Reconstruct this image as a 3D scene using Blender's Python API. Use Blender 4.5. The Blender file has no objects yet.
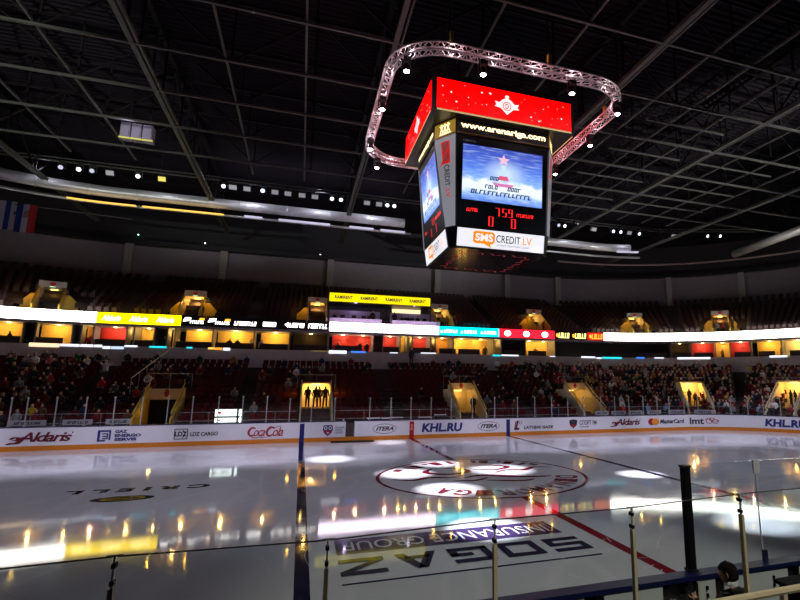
import bpy, bmesh, math, random
from mathutils import Vector, Matrix
random.seed(11)
SC = bpy.context.scene
COL = SC.collection
PI = math.pi
sin, cos = math.sin, math.cos

# ------------------------------------------------------------------ materials
MATS = {}
def mat(name, col, rough=0.6, metal=0.0, emit=None, strength=0.0, noise=0.0, nscale=6.0, spec=None, bump=0.0):
    if name in MATS: return MATS[name]
    m = bpy.data.materials.new(name); m.use_nodes = True
    nt = m.node_tree; b = nt.nodes['Principled BSDF']
    c = (*col, 1.0)
    b.inputs['Base Color'].default_value = c
    b.inputs['Roughness'].default_value = rough
    b.inputs['Metallic'].default_value = metal
    if spec is not None: b.inputs['Specular IOR Level'].default_value = spec
    if emit is not None:
        b.inputs['Emission Color'].default_value = (*emit, 1.0)
        b.inputs['Emission Strength'].default_value = strength
    if noise or bump:
        tc = nt.nodes.new('ShaderNodeTexCoord'); nz = nt.nodes.new('ShaderNodeTexNoise')
        nz.inputs['Scale'].default_value = nscale; nz.inputs['Detail'].default_value = 4
        nt.links.new(tc.outputs['Object'], nz.inputs['Vector'])
        if noise:
            mx = nt.nodes.new('ShaderNodeMix'); mx.data_type = 'RGBA'
            mx.inputs[6].default_value = (*[max(0, x * (1 - noise)) for x in col], 1)
            mx.inputs[7].default_value = (*[min(1, x * (1 + noise)) for x in col], 1)
            nt.links.new(nz.outputs['Fac'], mx.inputs[0]); nt.links.new(mx.outputs[2], b.inputs['Base Color'])
        if bump:
            bp = nt.nodes.new('ShaderNodeBump'); bp.inputs['Strength'].default_value = bump
            nt.links.new(nz.outputs['Fac'], bp.inputs['Height']); nt.links.new(bp.outputs['Normal'], b.inputs['Normal'])
    MATS[name] = m
    return m
def glow(name, col, strength, base=None):
    return mat(name, base or tuple(x * .5 for x in col), 0.4, 0, col, strength)

# ------------------------------------------------------------------ mesh builder
class MB:
    def __init__(s): s.v = []; s.f = []; s.m = []
    def add(s, vs, fs, mi=0):
        o = len(s.v); s.v += [tuple(p) for p in vs]
        for f in fs: s.f.append(tuple(i + o for i in f)); s.m.append(mi)
    def box(s, c, d, rz=0.0, mi=0, M=None):
        x, y, z = d[0] / 2, d[1] / 2, d[2] / 2
        vs = [Vector((a * x, b * y, e * z)) for e in (-1, 1) for b in (-1, 1) for a in (-1, 1)]
        if M is not None: vs = [M @ p for p in vs]
        elif rz:
            R = Matrix.Rotation(rz, 3, 'Z'); vs = [R @ p for p in vs]
        c = Vector(c)
        s.add([p + c for p in vs], [(0, 2, 3, 1), (4, 5, 7, 6), (0, 1, 5, 4), (2, 6, 7, 3), (0, 4, 6, 2), (1, 3, 7, 5)], mi)
    def span(s, a, b, mi=0):
        s.box([(p + q) / 2 for p, q in zip(a, b)], [abs(p - q) for p, q in zip(a, b)], mi=mi)
    def bar(s, a, b, w, h=None, mi=0, up=(0, 0, 1)):
        a, b = Vector(a), Vector(b); d = b - a; L = d.length
        if L < 1e-6: return
        d.normalize(); u = Vector(up)
        if abs(d.dot(u)) > .97: u = Vector((0, 1, 0))
        x = d.cross(u).normalized(); u = x.cross(d).normalized(); h = h or w
        M = Matrix((x, d, u)).transposed()
        s.box((a + b) / 2, (w, L, h), mi=mi, M=M)
    def tube(s, pts, r, n=6, mi=0, closed=False, caps=True):
        pts = [Vector(p) for p in pts]; N = len(pts); rr = r if isinstance(r, (list, tuple)) else [r] * N
        o = len(s.v); prev = None
        for i, p in enumerate(pts):
            a = pts[(i - 1) % N] if (closed or i) else p; b = pts[(i + 1) % N] if (closed or i < N - 1) else p
            d = (b - a).normalized()
            if prev is None:
                u = Vector((0, 0, 1)) if abs(d.z) < .9 else Vector((1, 0, 0))
            else: u = prev
            x = d.cross(u).normalized(); u = x.cross(d).normalized(); prev = u
            for k in range(n):
                t = 2 * PI * k / n; s.v.append(tuple(p + (x * cos(t) + u * sin(t)) * rr[i]))
        for i in range(N if closed else N - 1):
            j = (i + 1) % N
            for k in range(n):
                l = (k + 1) % n
                s.f.append((o + i * n + k, o + i * n + l, o + j * n + l, o + j * n + k)); s.m.append(mi)
        if caps and not closed:
            s.f.append(tuple(o + k for k in range(n - 1, -1, -1))); s.m.append(mi)
            s.f.append(tuple(o + (N - 1) * n + k for k in range(n))); s.m.append(mi)
    def lathe(s, prof, n=16, c=(0, 0, 0), M=None, mi=0):
        o = len(s.v); c = Vector(c)
        for r, z in prof:
            for k in range(n):
                p = Vector((r * cos(2 * PI * k / n), r * sin(2 * PI * k / n), z))
                if M is not None: p = M @ p
                s.v.append(tuple(p + c))
        for i in range(len(prof) - 1):
            for k in range(n):
                l = (k + 1) % n
                s.f.append((o + i * n + k, o + i * n + l, o + (i + 1) * n + l, o + (i + 1) * n + k)); s.m.append(mi)
    def sweep(s, prof, s0, s1, P, step=1.2, mi=0, closed=False, lim=23.0, caps=True):
        """extrude a (d, z) profile along the bowl path P(s, d)"""
        ss = [s0]; 
        while ss[-1] < s1 - 1e-6:
            a = ss[-1]; nx = a + step
            if a >= -lim and a < lim: nx = min(lim, s1) 
            elif a < -lim: nx = min(nx, -lim)
            ss.append(min(nx, s1))
        o = len(s.v); n = len(prof)
        for q in ss:
            for d, z in prof:
                x, y = P(q, d); s.v.append((x, y, z))
        for i in range(len(ss) - 1):
            for k in range(n if closed else n - 1):
                l = (k + 1) % n
                s.f.append((o + i * n + k, o + (i + 1) * n + k, o + (i + 1) * n + l, o + i * n + l)); s.m.append(mi)
        if closed and caps:
            s.f.append(tuple(o + k for k in range(n))); s.m.append(mi)
            s.f.append(tuple(o + (len(ss) - 1) * n + k for k in range(n - 1, -1, -1))); s.m.append(mi)
    def build(s, name, mats, parent=None, smooth=False, loc=None):
        me = bpy.data.meshes.new(name); me.from_pydata(s.v, [], s.f)
        ml = mats if isinstance(mats, (list, tuple)) else [mats]
        for m in ml: me.materials.append(m)
        if len(ml) > 1: me.polygons.foreach_set('material_index', s.m)
        if smooth: me.polygons.foreach_set('use_smooth', [True] * len(me.polygons))
        me.update()
        o = bpy.data.objects.new(name, me); COL.objects.link(o)
        if loc is not None: o.location = loc
        if parent is not None: o.parent = parent
        return o

def tag(o, label=None, cat=None, group=None, kind=None):
    if label: o['label'] = label
    if cat: o['category'] = cat
    if group: o['group'] = group
    if kind: o['kind'] = kind
    return o
def empty(name, loc, label, cat, group=None, rz=0.0):
    o = bpy.data.objects.new(name, None); COL.objects.link(o)
    o.location = loc; o.rotation_euler.z = rz; o.empty_display_size = .2
    return tag(o, label, cat, group)
def struct(mb, name, m, parent=None, smooth=False):
    o = mb.build(name, m, parent, smooth)
    if parent is None: o['kind'] = 'structure'
    return o
ORD = ['first', 'second', 'third', 'fourth', 'fifth', 'sixth', 'seventh', 'eighth', 'ninth', 'tenth', 'eleventh', 'twelfth',
       'thirteenth', 'fourteenth', 'fifteenth', 'sixteenth', 'seventeenth', 'eighteenth', 'nineteenth', 'twentieth', 'twenty-first',
       'twenty-second', 'twenty-third', 'twenty-fourth', 'twenty-fifth', 'twenty-sixth', 'twenty-seventh', 'twenty-eighth', 'twenty-ninth', 'thirtieth',
       'thirty-first', 'thirty-second', 'thirty-third', 'thirty-fourth', 'thirty-fifth', 'thirty-sixth', 'thirty-seventh', 'thirty-eighth']

# ------------------------------------------------------------------ plan of the bowl
def path(s, d, c=(23.0, 8.5), R=21.5, Y0=30.0):
    if abs(s) <= c[0]: return (s, Y0 + d)
    a = (abs(s) - c[0]) / R; g = 1 if s > 0 else -1
    return (g * (c[0] + (R + d) * sin(a)), c[1] + (R + d) * cos(a))
def ang(s, c=23.0, R=21.5):
    if abs(s) <= c: return 0.0
    return -(abs(s) - c) / R * (1 if s > 0 else -1)
def rink(s, d=0.0): return path(s, d, (23.2, 6.5), 8.5, 15.0)
def rink_ang(s): return ang(s, 23.2, 8.5)

# ------------------------------------------------------------------ flat lettering / emblems
_tc = {}
def text2d(t, bold=0.0, shear=0.0, spacing=1.0):
    key = (t, bold, shear, spacing)
    if key in _tc: return _tc[key]
    cu = bpy.data.curves.new('tmp', 'FONT'); cu.body = t; cu.size = 1; cu.offset = bold; cu.shear = shear
    cu.space_character = spacing; cu.resolution_u = 3
    o = bpy.data.objects.new('tmp', cu); COL.objects.link(o)
    dg = bpy.context.evaluated_depsgraph_get(); ev = o.evaluated_get(dg); me = ev.to_mesh()
    vs = [(v.co.x, v.co.y) for v in me.vertices]; fs = [tuple(p.vertices) for p in me.polygons]
    ev.to_mesh_clear(); bpy.data.objects.remove(o); bpy.data.curves.remove(cu)
    x0 = min(v[0] for v in vs); x1 = max(v[0] for v in vs); y0 = min(v[1] for v in vs); y1 = max(v[1] for v in vs)
    vs = [((x - x0) / (x1 - x0), (y - y0) / (y1 - y0)) for x, y in vs]
    _tc[key] = (vs, fs)
    return vs, fs
class Flat:
    STEP = .0012; inc = 1
    """2-D artwork in (u, v); put() lays it on any surface through a mapping (u, v) -> xyz"""
    def __init__(s): s.v = []; s.f = []; s.m = []; s.l = []; s.n = 0
    def _a(s, vs, fs, mi):
        o = len(s.v); s.v += vs; s.l += [min(s.n, 8)] * len(vs); s.n += s.inc
        for f in fs: s.f.append(tuple(i + o for i in f)); s.m.append(mi)
        return s
    def text(s, t, u0, v0, u1, v1, bold=0.0, shear=0.0, mi=0, spacing=1.0, rot=False):
        vs, fs = text2d(t, bold, shear, spacing)
        if rot: vs = [(y, 1 - x) for x, y in vs]                    # reads downward
        return s._a([(u0 + x * (u1 - u0), v0 + y * (v1 - v0)) for x, y in vs], fs, mi)
    def poly(s, pts, mi=0): return s._a([tuple(p) for p in pts], [tuple(range(len(pts)))], mi)
    def rect(s, u0, v0, u1, v1, mi=0): return s.poly([(u0, v0), (u1, v0), (u1, v1), (u0, v1)], mi)
    def disc(s, cu, cv, ru, rv=None, n=28, mi=0):
        rv = rv or ru
        return s.poly([(cu + ru * cos(2 * PI * k / n), cv + rv * sin(2 * PI * k / n)) for k in range(n)], mi)
    def ring(s, cu, cv, ru, rv, w, wv=None, n=40, a0=0.0, a1=2 * PI, mi=0):
        wv = wv or w; full = abs(a1 - a0 - 2 * PI) < 1e-6; N = n if full else n + 1
        vs = []
        for k in range(N):
            t = a0 + (a1 - a0) * k / n
            vs += [(cu + ru * cos(t), cv + rv * sin(t)), (cu + (ru - w) * cos(t), cv + (rv - wv) * sin(t))]
        fs = [(2 * k, 2 * ((k + 1) % N), 2 * ((k + 1) % N) + 1, 2 * k + 1) for k in range(n)]
        return s._a(vs, fs, mi)
    def stroke(s, pts, w, mi=0, sub=5):
        P = [Vector((p[0], p[1])) for p in pts]; W = w if isinstance(w, (list, tuple)) else [w] * len(P)
        Q = []; QW = []
        for i in range(len(P) - 1):
            p0 = P[max(i - 1, 0)]; p1 = P[i]; p2 = P[i + 1]; p3 = P[min(i + 2, len(P) - 1)]
            for k in range(sub):
                t = k / sub
                Q.append(.5 * ((2 * p1) + (p2 - p0) * t + (2 * p0 - 5 * p1 + 4 * p2 - p3) * t * t + (3 * p1 - p0 - 3 * p2 + p3) * t ** 3))
                QW.append(W[i] + (W[i + 1] - W[i]) * t)
        Q.append(P[-1]); QW.append(W[-1]); vs = []
        for i, q in enumerate(Q):
            d = Q[min(i + 1, len(Q) - 1)] - Q[max(i - 1, 0)]
            if d.length < 1e-9: d = Vector((1, 0))
            nrm = Vector((-d.y, d.x)).normalized() * QW[i] / 2
            vs += [tuple(q + nrm), tuple(q - nrm)]
        return s._a(vs, [(2 * i, 2 * i + 2, 2 * i + 3, 2 * i + 1) for i in range(len(Q) - 1)], mi)
    def scrib(s, u0, v0, u1, v1, n, mi=0, sl=.25):
        # a word too small to read: a run of letter-like strokes
        g = random.Random(int(n * 97 + u0 * 1000)); w = (u1 - u0) / n; h = v1 - v0; s.inc = 0
        for i in range(n):
            x = u0 + i * w; k = g.randrange(4); q = sl * w
            s.poly([(x, v0), (x + w * .32, v0), (x + w * .32 + q, v1), (x + q, v1)], mi)
            if k != 1: s.poly([(x + w * .3, v0), (x + w * .82, v0), (x + w * .82, v0 + h * .22), (x + w * .3, v0 + h * .22)], mi)
            if k > 0: s.poly([(x + w * .3 + q, v1 - h * .22), (x + w * .82 + q, v1 - h * .22), (x + w * .82 + q, v1), (x + w * .3 + q, v1)], mi)
            if k > 1: s.poly([(x + w * .56, v0), (x + w * .84, v0), (x + w * .84 + q, v1), (x + w * .56 + q, v1)], mi)
        s.inc = 1; s.n += 1
        return s
    def put(s, name, mats, fn, parent=None, layer=0.0):
        P3 = []
        for (u, v), k in zip(s.v, s.l):
            p = Vector(fn(u, v))
            if k:                                     # overprinted inks lie one above the other
                n_ = (Vector(fn(u + .002, v)) - p).cross(Vector(fn(u, v + .002)) - p)
                if n_.length > 1e-12: p = p + n_.normalized() * (k * s.STEP)
            P3.append(tuple(p))
        me = bpy.data.meshes.new(name); me.from_pydata(P3, [], s.f)
        ml = mats if isinstance(mats, (list, tuple)) else [mats]
        for m in ml: me.materials.append(m)
        if len(ml) > 1: me.polygons.foreach_set('material_index', s.m)
        o = bpy.data.objects.new(name, me); COL.objects.link(o)
        if parent is not None: o.parent = parent
        return o

# ------------------------------------------------------------------ palette
M_black = mat('black_paint', (.006, .006, .007), .7, spec=.12)
M_dark = mat('dark_steel', (.03, .03, .034), .45, .6)
M_steel = mat('grey_steel', (.30, .30, .31), .45, .5, noise=.15)
M_alu = mat('aluminium', (.62, .62, .64), .35, .9)
M_chord = mat('roof_chord_paint', (.070, .070, .064), .6, noise=.2)
M_deck = mat('roof_deck', (.013, .010, .014), .8, noise=.25, nscale=3, spec=.08)
M_web = mat('roof_web_paint', (.012, .010, .012), .7, spec=.1)
M_conc = mat('grey_concrete', (.62, .60, .63), .85, noise=.2, nscale=2, bump=.1)
M_concd = mat('dark_concrete', (.10, .098, .105), .9, noise=.2, nscale=2)
M_wallg = mat('grey_wall_paint', (.29, .26, .31), .9, noise=.15, nscale=1.5)
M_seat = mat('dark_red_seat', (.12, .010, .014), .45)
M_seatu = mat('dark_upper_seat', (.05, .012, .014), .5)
M_step = mat('terrace_concrete', (.085, .06, .06), .9, noise=.2)
M_board = mat('white_board_plastic', (.74, .74, .78), .32, noise=.05, nscale=3)
M_yellow = mat('yellow_kick_strip', (.60, .20, .012), .35, noise=.08)
M_navy = mat('dark_blue_cap', (.010, .013, .07), .35)
M_blue = mat('line_blue', (.012, .018, .15), .35)
M_red = mat('line_red', (.45, .012, .02), .35)
M_dred = mat('lettering_dark_red', (.13, .006, .014), .4)
M_lred = mat('lettering_red', (.36, .012, .028), .4)
M_ink = mat('lettering_black', (.015, .015, .02), .4)
M_lblue = mat('lettering_blue', (.014, .022, .17), .4)
M_lwhite = mat('lettering_white', (.8, .8, .82), .4)
M_lorange = mat('lettering_orange', (.85, .30, .03), .4)
M_lgrey = mat('lettering_grey', (.07, .07, .09), .4)
M_skin = mat('skin', (.52, .30, .21), .55)
M_hair = mat('dark_hair', (.010, .007, .006), .9, spec=.15)
M_cream = mat('cream_paint', (.62, .55, .38), .55, noise=.1)
M_yrail = mat('yellow_stair_paint', (.62, .42, .06), .5, noise=.12)
M_tun = mat('tunnel_wall_paint', (.62, .52, .34), .7, noise=.1)

# ------------------------------------------------------------------ world & camera
w = bpy.data.worlds.new('arena_dark'); SC.world = w; w.use_nodes = True
w.node_tree.nodes['Background'].inputs['Color'].default_value = (.10, .085, .13, 1)
w.node_tree.nodes['Background'].inputs['Strength'].default_value = .02
cam_d = bpy.data.cameras.new('camera'); cam = bpy.data.objects.new('camera', cam_d); COL.objects.link(cam)
yaw, pit, rol = .33, .1757, .0042
fw = Vector((sin(yaw) * cos(pit), cos(yaw) * cos(pit), sin(pit)))
r0 = Vector((cos(yaw), -sin(yaw), 0)); u0 = r0.cross(fw)
rr = r0 * cos(rol) + u0 * sin(rol); uu = -r0 * sin(rol) + u0 * cos(rol)
M4 = Matrix((rr, uu, -fw)).transposed().to_4x4(); M4.translation = Vector((-7.7051, -21.6362, 3.9591))
cam.matrix_world = M4
cam_d.sensor_width = 36; cam_d.lens = 502.51 / 800 * 36
cam_d.shift_x = (400 - 476.33) / 800; cam_d.shift_y = (293.71 - 300) / 800
cam_d.clip_start = .05; cam_d.clip_end = 400
SC.camera = cam
vs_ = SC.view_settings; vs_.view_transform = 'Standard'; vs_.look = 'None'; vs_.gamma = 1; vs_.exposure = 0.0
try: vs_.use_curve_mapping = False
except Exception: pass

def spot(name, loc, tgt, power, cone, col=(1, 1, 1), blend=.3, r=.1):
    l = bpy.data.lights.new(name, 'SPOT'); l.energy = power; l.spot_size = math.radians(cone); l.spot_blend = blend
    l.color = col; l.shadow_soft_size = r
    o = bpy.data.objects.new(name, l); COL.objects.link(o); o.location = loc
    o.rotation_euler = (Vector(tgt) - Vector(loc)).to_track_quat('-Z', 'Y').to_euler()
    return o
def point(name, loc, power, col, r=.10):
    l = bpy.data.lights.new(name, 'POINT'); l.energy = power; l.color = col; l.shadow_soft_size = r
    o = bpy.data.objects.new(name, l); COL.objects.link(o); o.location = loc
    return o
# ================================================================== ICE
def ice_mat():
    m = bpy.data.materials.new('skated_ice'); m.use_nodes = True; nt = m.node_tree; N = nt.nodes; L = nt.links
    b = N['Principled BSDF']; b.inputs['IOR'].default_value = 1.33
    tc = N.new('ShaderNodeTexCoord')
    n1 = N.new('ShaderNodeTexNoise'); n1.inputs['Scale'].default_value = .35; n1.inputs['Detail'].default_value = 5
    L.new(tc.outputs['Object'], n1.inputs['Vector'])
    mx = N.new('ShaderNodeMix'); mx.data_type = 'RGBA'
    mx.inputs[6].default_value = (.60, .63, .69, 1); mx.inputs[7].default_value = (.74, .76, .80, 1)
    L.new(n1.outputs['Fac'], mx.inputs[0])
    # thin skate scratches: warped waves in two directions
    def scr(rot, sc, dist):
        mp = N.new('ShaderNodeMapping'); mp.inputs['Rotation'].default_value = (0, 0, rot); L.new(tc.outputs['Object'], mp.inputs['Vector'])
        wv = N.new('ShaderNodeTexWave'); wv.inputs['Scale'].default_value = sc; wv.inputs['Distortion'].default_value = dist
        wv.inputs['Detail'].default_value = 3; wv.inputs['Detail Scale'].default_value = .25; L.new(mp.outputs['Vector'], wv.inputs['Vector'])
        r = N.new('ShaderNodeMapRange'); r.inputs[1].default_value = .965; r.inputs[2].default_value = 1.0; L.new(wv.outputs['Fac'], r.inputs[0])
        return r
    s1 = scr(.4, .09, 55); s2 = scr(2.0, .07, 70)
    ad = N.new('ShaderNodeMath'); ad.operation = 'MAXIMUM'; L.new(s1.outputs[0], ad.inputs[0]); L.new(s2.outputs[0], ad.inputs[1])
    ml = N.new('ShaderNodeMath'); ml.operation = 'MULTIPLY'; ml.inputs[1].default_value = .22; L.new(ad.outputs[0], ml.inputs[0])
    m2 = N.new('ShaderNodeMix'); m2.data_type = 'RGBA'; m2.inputs[7].default_value = (.93, .94, .96, 1)
    L.new(ml.outputs[0], m2.inputs[0]); L.new(mx.outputs[2], m2.inputs[6]); L.new(m2.outputs[2], b.inputs['Base Color'])
    n2 = N.new('ShaderNodeTexNoise'); n2.inputs['Scale'].default_value = 1.1; n2.inputs['Detail'].default_value = 6
    L.new(tc.outputs['Object'], n2.inputs['Vector'])
    rg = N.new('ShaderNodeMapRange'); rg.inputs[1].default_value = .3; rg.inputs[2].default_value = .7
    rg.inputs[3].default_value = .035; rg.inputs[4].default_value = .085; L.new(n2.outputs['Fac'], rg.inputs[0])
    L.new(rg.outputs[0], b.inputs['Roughness'])
    return m
def under_ice(name, col):
    m = mat(name, col, .06); m.node_tree.nodes['Principled BSDF'].inputs['IOR'].default_value = 1.33
    return m
M_ice = ice_mat()
I_red = under_ice('ice_paint_red', (.24, .014, .028)); I_dred = under_ice('ice_paint_maroon', (.20, .012, .03))
I_blue = under_ice('ice_paint_blue', (.014, .013, .055)); I_ink = under_ice('ice_paint_purple_black', (.025, .02, .06))
I_gold = under_ice('ice_paint_gold', (.50, .34, .04)); I_white = under_ice('ice_paint_white', (.72, .74, .78))
I_bar = under_ice('ice_paint_violet', (.06, .035, .12)); I_dk = under_ice('ice_paint_charcoal', (.035, .03, .03))

mb = MB()
def rink_outline(off, n=14, hx=31.7, hy=15.0, R=8.5):
    out = []
    for cx, cy, a0 in ((hx - R, hy - R, 0), (-hx + R, hy - R, PI / 2), (-hx + R, -hy + R, PI), (hx - R, -hy + R, 1.5 * PI)):
        for k in range(n + 1):
            a = a0 + PI / 2 * k / n; out.append((cx + (R + off) * cos(a), cy + (R + off) * sin(a)))
    return out
ol = rink_outline(0.02)
mb.add([(x, y, 0) for x, y in ol], [tuple(range(len(ol)))])
# shallow slab so that the sheet has depth
n = len(ol); o_ = len(mb.v); mb.v += [(x, y, -.04) for x, y in ol]
for k in range(n):
    l = (k + 1) % n; mb.f.append((k, o_ + k, o_ + l, l)); mb.m.append(0)
floor = struct(mb, 'floor', M_ice)
tag(floor, 'white ice sheet of the hockey rink with painted lines and adverts', 'ice rink')
mb = MB(); mb.span((-48, -40, -.30), (60, 62, -.045)); struct(mb, 'floor_concrete', M_concd)

def on_ice(z): return lambda u, v: (u, v, z)
f = Flat(); f.rect(-.15, -14.98, .15, 14.98); f.put('centre_red_line', I_red, on_ice(.004), floor)
for sx_ in (-7.45, 7.45):
    f = Flat(); f.rect(sx_ - .15, -14.98, sx_ + .15, 14.98); f.put('blue_line', I_blue, on_ice(.004), floor)
f = Flat(); f.ring(0, 0, 4.55, 4.55, .14, n=90); f.put('centre_circle', I_dred, on_ice(.006), floor)
# faint hairlines of other paint
f = Flat(); f.disc(0, 0, 4.40, n=64); f.put('circle_ground', I_white, on_ice(.0055), floor)
# centre emblem: a plain crest, ribbons and curved lettering, all seen upside down from this side
def arc_text(fl, t, R, h, a_mid, da, mi=0):
    n = len(t)
    for i, ch in enumerate(t):
        if ch == ' ': continue
        vs, fs = text2d(ch, .03)
        a = a_mid + da * (i - (n - 1) / 2); w = abs(da) * R * .8
        out = []
        for x, y in vs:
            px_ = (x - .5) * w; r = R + (y - .5) * h * (1 if da < 0 else -1)
            t_ = a + (px_ / R) * (1 if da > 0 else -1)
            out.append((r * cos(t_), r * sin(t_)))
        fl._a(out, fs, mi)
f = Flat()
arc_text(f, 'DINAMO', 3.65, .95, -PI / 2 + .62, -.21); arc_text(f, 'RIGA', 3.65, .95, -PI / 2 - .42, -.21)
for j in range(13):
    if j != 6: f.ring(0, 0, 4.1, 4.1, .78 if j % 3 else .34, n=4, a0=PI / 2 - 1.1 + .17 * j, a1=PI / 2 - 1.1 + .17 * j + (.055 if j % 2 else .12))
f.put('circle_lettering', I_dred, on_ice(.008), floor)
f = Flat()
f.stroke([(-3.9, .1), (-3.1, -.3), (-2.3, .1), (-1.5, -.15), (-.8, .2)], [.10, .24, .34, .22, .1])
f.stroke([(3.9, .9), (3.1, 1.25), (2.3, .7), (1.5, .9), (.8, .4)], [.08, .24, .32, .24, .1])
f.stroke([(-1.7, 2.2), (-2.2, 1.3), (-1.4, .6), (-.3, 1.0), (-.5, 1.9), (-1.2, 2.1)], [.12, .34, .3, .26, .2, .1])
f.stroke([(.2, 2.3), (1.2, 2.4), (1.9, 1.7), (1.0, 1.1), (.1, 1.5)], [.1, .22, .32, .22, .1])
f.stroke([(-.9, -.4), (.0, -.05), (1.0, -.6), (1.9, -1.0), (2.8, -1.1)], [.1, .34, .42, .34, .12])
f.stroke([(-.2, -1.2), (.5, -1.5), (1.3, -1.7), (1.8, -1.5)], [.1, .25, .25, .1])
f.stroke([(-1.5, -.9), (-.7, -1.1), (0, -.7)], [.08, .22, .1])
f.put('centre_emblem', I_dred, on_ice(.008), floor)
# SOGAZ advert, read from the far side (turned half round)
def ice_turn(x0, x1, y0, y1, z): return lambda u, v: (x1 - u * (x1 - x0), y1 - v * (y1 - y0), z)
f = Flat(); f.rect(0, 0, 1, 1); f.put('advert_bar', I_bar, ice_turn(-6.68, -.80, -8.72, -7.55, .005), floor)
f = Flat(); f.text('INSURANCE GROUP', .04, .22, .97, .80); f.put('advert_lettering', I_white, ice_turn(-6.68, -.80, -8.72, -7.55, .007), floor)
def letters(fl):
    t = .22                                    # wide square-cut capitals
    def S(x): 
        fl.rect(x, 1 - t, x + 1, 1); fl.rect(x, .39, x + 1, .39 + t); fl.rect(x, 0, x + 1, t); fl.rect(x, .5, x + .2, .9); fl.rect(x + .8, .1, x + 1, .5)
    def O(x):
        fl.rect(x, 1 - t, x + 1, 1); fl.rect(x, 0, x + 1, t); fl.rect(x, 0, x + .2, 1); fl.rect(x + .8, 0, x + 1, 1)
    def G(x):
        fl.rect(x, 1 - t, x + 1, 1); fl.rect(x, 0, x + 1, t); fl.rect(x, 0, x + .2, 1); fl.rect(x + .8, 0, x + 1, .55); fl.rect(x + .45, .38, x + 1, .58)
    def A(x):
        fl.poly([(x, 0), (x + .24, 0), (x + .62, 1), (x + .38, 1)]); fl.poly([(x + .76, 0), (x + 1, 0), (x + .62, 1), (x + .42, 1)]); fl.rect(x + .2, .2, x + .8, .38)
    def Z(x):
        fl.rect(x, 1 - t, x + 1, 1); fl.rect(x, 0, x + 1, t); fl.poly([(x, t), (x + .28, t), (x + 1, 1 - t), (x + .72, 1 - t)])
    for k, g in enumerate((S, O, G, A, Z)): g(k * 1.27)
f = Flat(); letters(f); wt = 1.27 * 4 + 1
f.v = [(u / wt, v) for u, v in f.v]
f.put('advert_lettering', I_ink, ice_turn(-6.68, -.68, -10.12, -9.12, .006), floor)
f = Flat(); f.rect(0, 0, 1, 1); f.put('advert_rule', I_ink, ice_turn(-6.7, -.75, -10.60, -10.52, .006), floor)
# maroon lettering and oval badge in the far zone
f = Flat(); f.text('CRIELL', 0, 0, 1, 1, .045, spacing=1.5); f.put('advert_lettering', I_dk, ice_turn(-15.5, -10.8, .75, 1.45, .006), floor)
f = Flat(); f.disc(.5, .5, .5, .5, 40, 0); f.put('advert_badge', I_dk, ice_turn(-14.2, -12.3, -.95, -.05, .006), floor)
f = Flat(); f.ring(.5, .5, .36, .36, .09, n=36); f.poly([(.3, .42), (.7, .42), (.8, .58), (.4, .58)]); f.put('badge_mark', I_gold, ice_turn(-14.2, -12.3, -.95, -.05, .008), floor)

# skate marks left on the surface
f = Flat(); f.inc = 0; g = random.Random(3)
for k in range(90):
    x, y = g.uniform(-14, 14), g.uniform(-13.5, 8); a = g.uniform(0, 2 * PI); L_ = g.uniform(.5, 3.2); c_ = g.uniform(-.5, .5); w_ = g.uniform(.006, .018)
    f.stroke([(x, y), (x + cos(a) * L_ * .5 - sin(a) * c_ * L_ * .3, y + sin(a) * L_ * .5 + cos(a) * c_ * L_ * .3), (x + cos(a) * L_, y + sin(a) * L_)], [.002, w_, .002])
for k in range(26):
    x, y = g.uniform(-2.4, 1.2), g.uniform(-13.2, -9.5); a = g.uniform(0, 2 * PI); L_ = g.uniform(.1, .45)
    f.stroke([(x, y), (x + cos(a) * L_, y + sin(a) * L_)], g.uniform(.008, .02))
f.put('skate_marks', under_ice('scraped_ice', (.92, .93, .95)), on_ice(.0095), floor)

# black mat at the far gate
mb = MB(); mb.span((-5.6, 14.0, .006), (-2.75, 14.93, .035)); o = mb.build('rubber_mat', M_black)
tag(o, 'black rubber mat lying on the ice below the open gate', 'mat')

# ================================================================== FAR BOARDS
BRD = empty('rink_boards', (0, 15.0, 0), 'white advert-covered dasher boards along the far side of the ice', 'rink boards')
BRD_inv = Matrix.Translation((0, -15.0, 0))
def under(parent, o):
    o.parent = parent; o.matrix_parent_inverse = Matrix.Translation(-parent.location) if parent.type == 'EMPTY' else Matrix()
    return o
TOP = 1.30; S0, S1 = -31.0, 36.2
def bs(profile, a, b, name, m):
    q = MB(); q.sweep(profile, a, b, rink, .3, closed=True, lim=23.2); return under(BRD, q.build(name, m))
gate = (-4.62, -4.02)
bs([(0, .28), (0, TOP), (.14, TOP), (.14, .28)], S0, gate[0], 'board_facing', M_board)
bs([(0, .28), (0, TOP), (.14, TOP), (.14, .28)], gate[1], S1, 'board_facing', M_board)
bs([(-.012, 0), (-.012, .28), (.14, .28), (.14, 0)], S0, S1, 'kick_strip', M_yellow)
bs([(-.02, TOP), (-.02, TOP + .05), (.17, TOP + .05), (.17, TOP)], S0, gate[0], 'cap_rail', M_navy)
bs([(-.02, TOP), (-.02, TOP + .05), (.17, TOP + .05), (.17, TOP)], gate[1], S1, 'cap_rail', M_navy)
def on_board(s0, s1, z0, z1, off=-.014):
    def fn(u, v):
        x, y = rink(s0 + u * (s1 - s0), off); return (x, y, z0 + v * (z1 - z0))
    return fn
def ad(fl, name, m, s0, s1, z0, z1, off=-.014, label=None):
    o = under(BRD, fl.put(name, m, on_board(s0, s1, z0, z1, off)))
    if label: o['label'] = label
    return o
for a, b, m_ in ((-7.60, -7.31, M_blue), (-.17, .15, M_red), (7.30, 7.60, M_blue)):
    f = Flat(); f.rect(0, 0, 1, 1); ad(f, 'line_stripe', m_, a, b, 0.0, 1.22, -.022)
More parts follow.
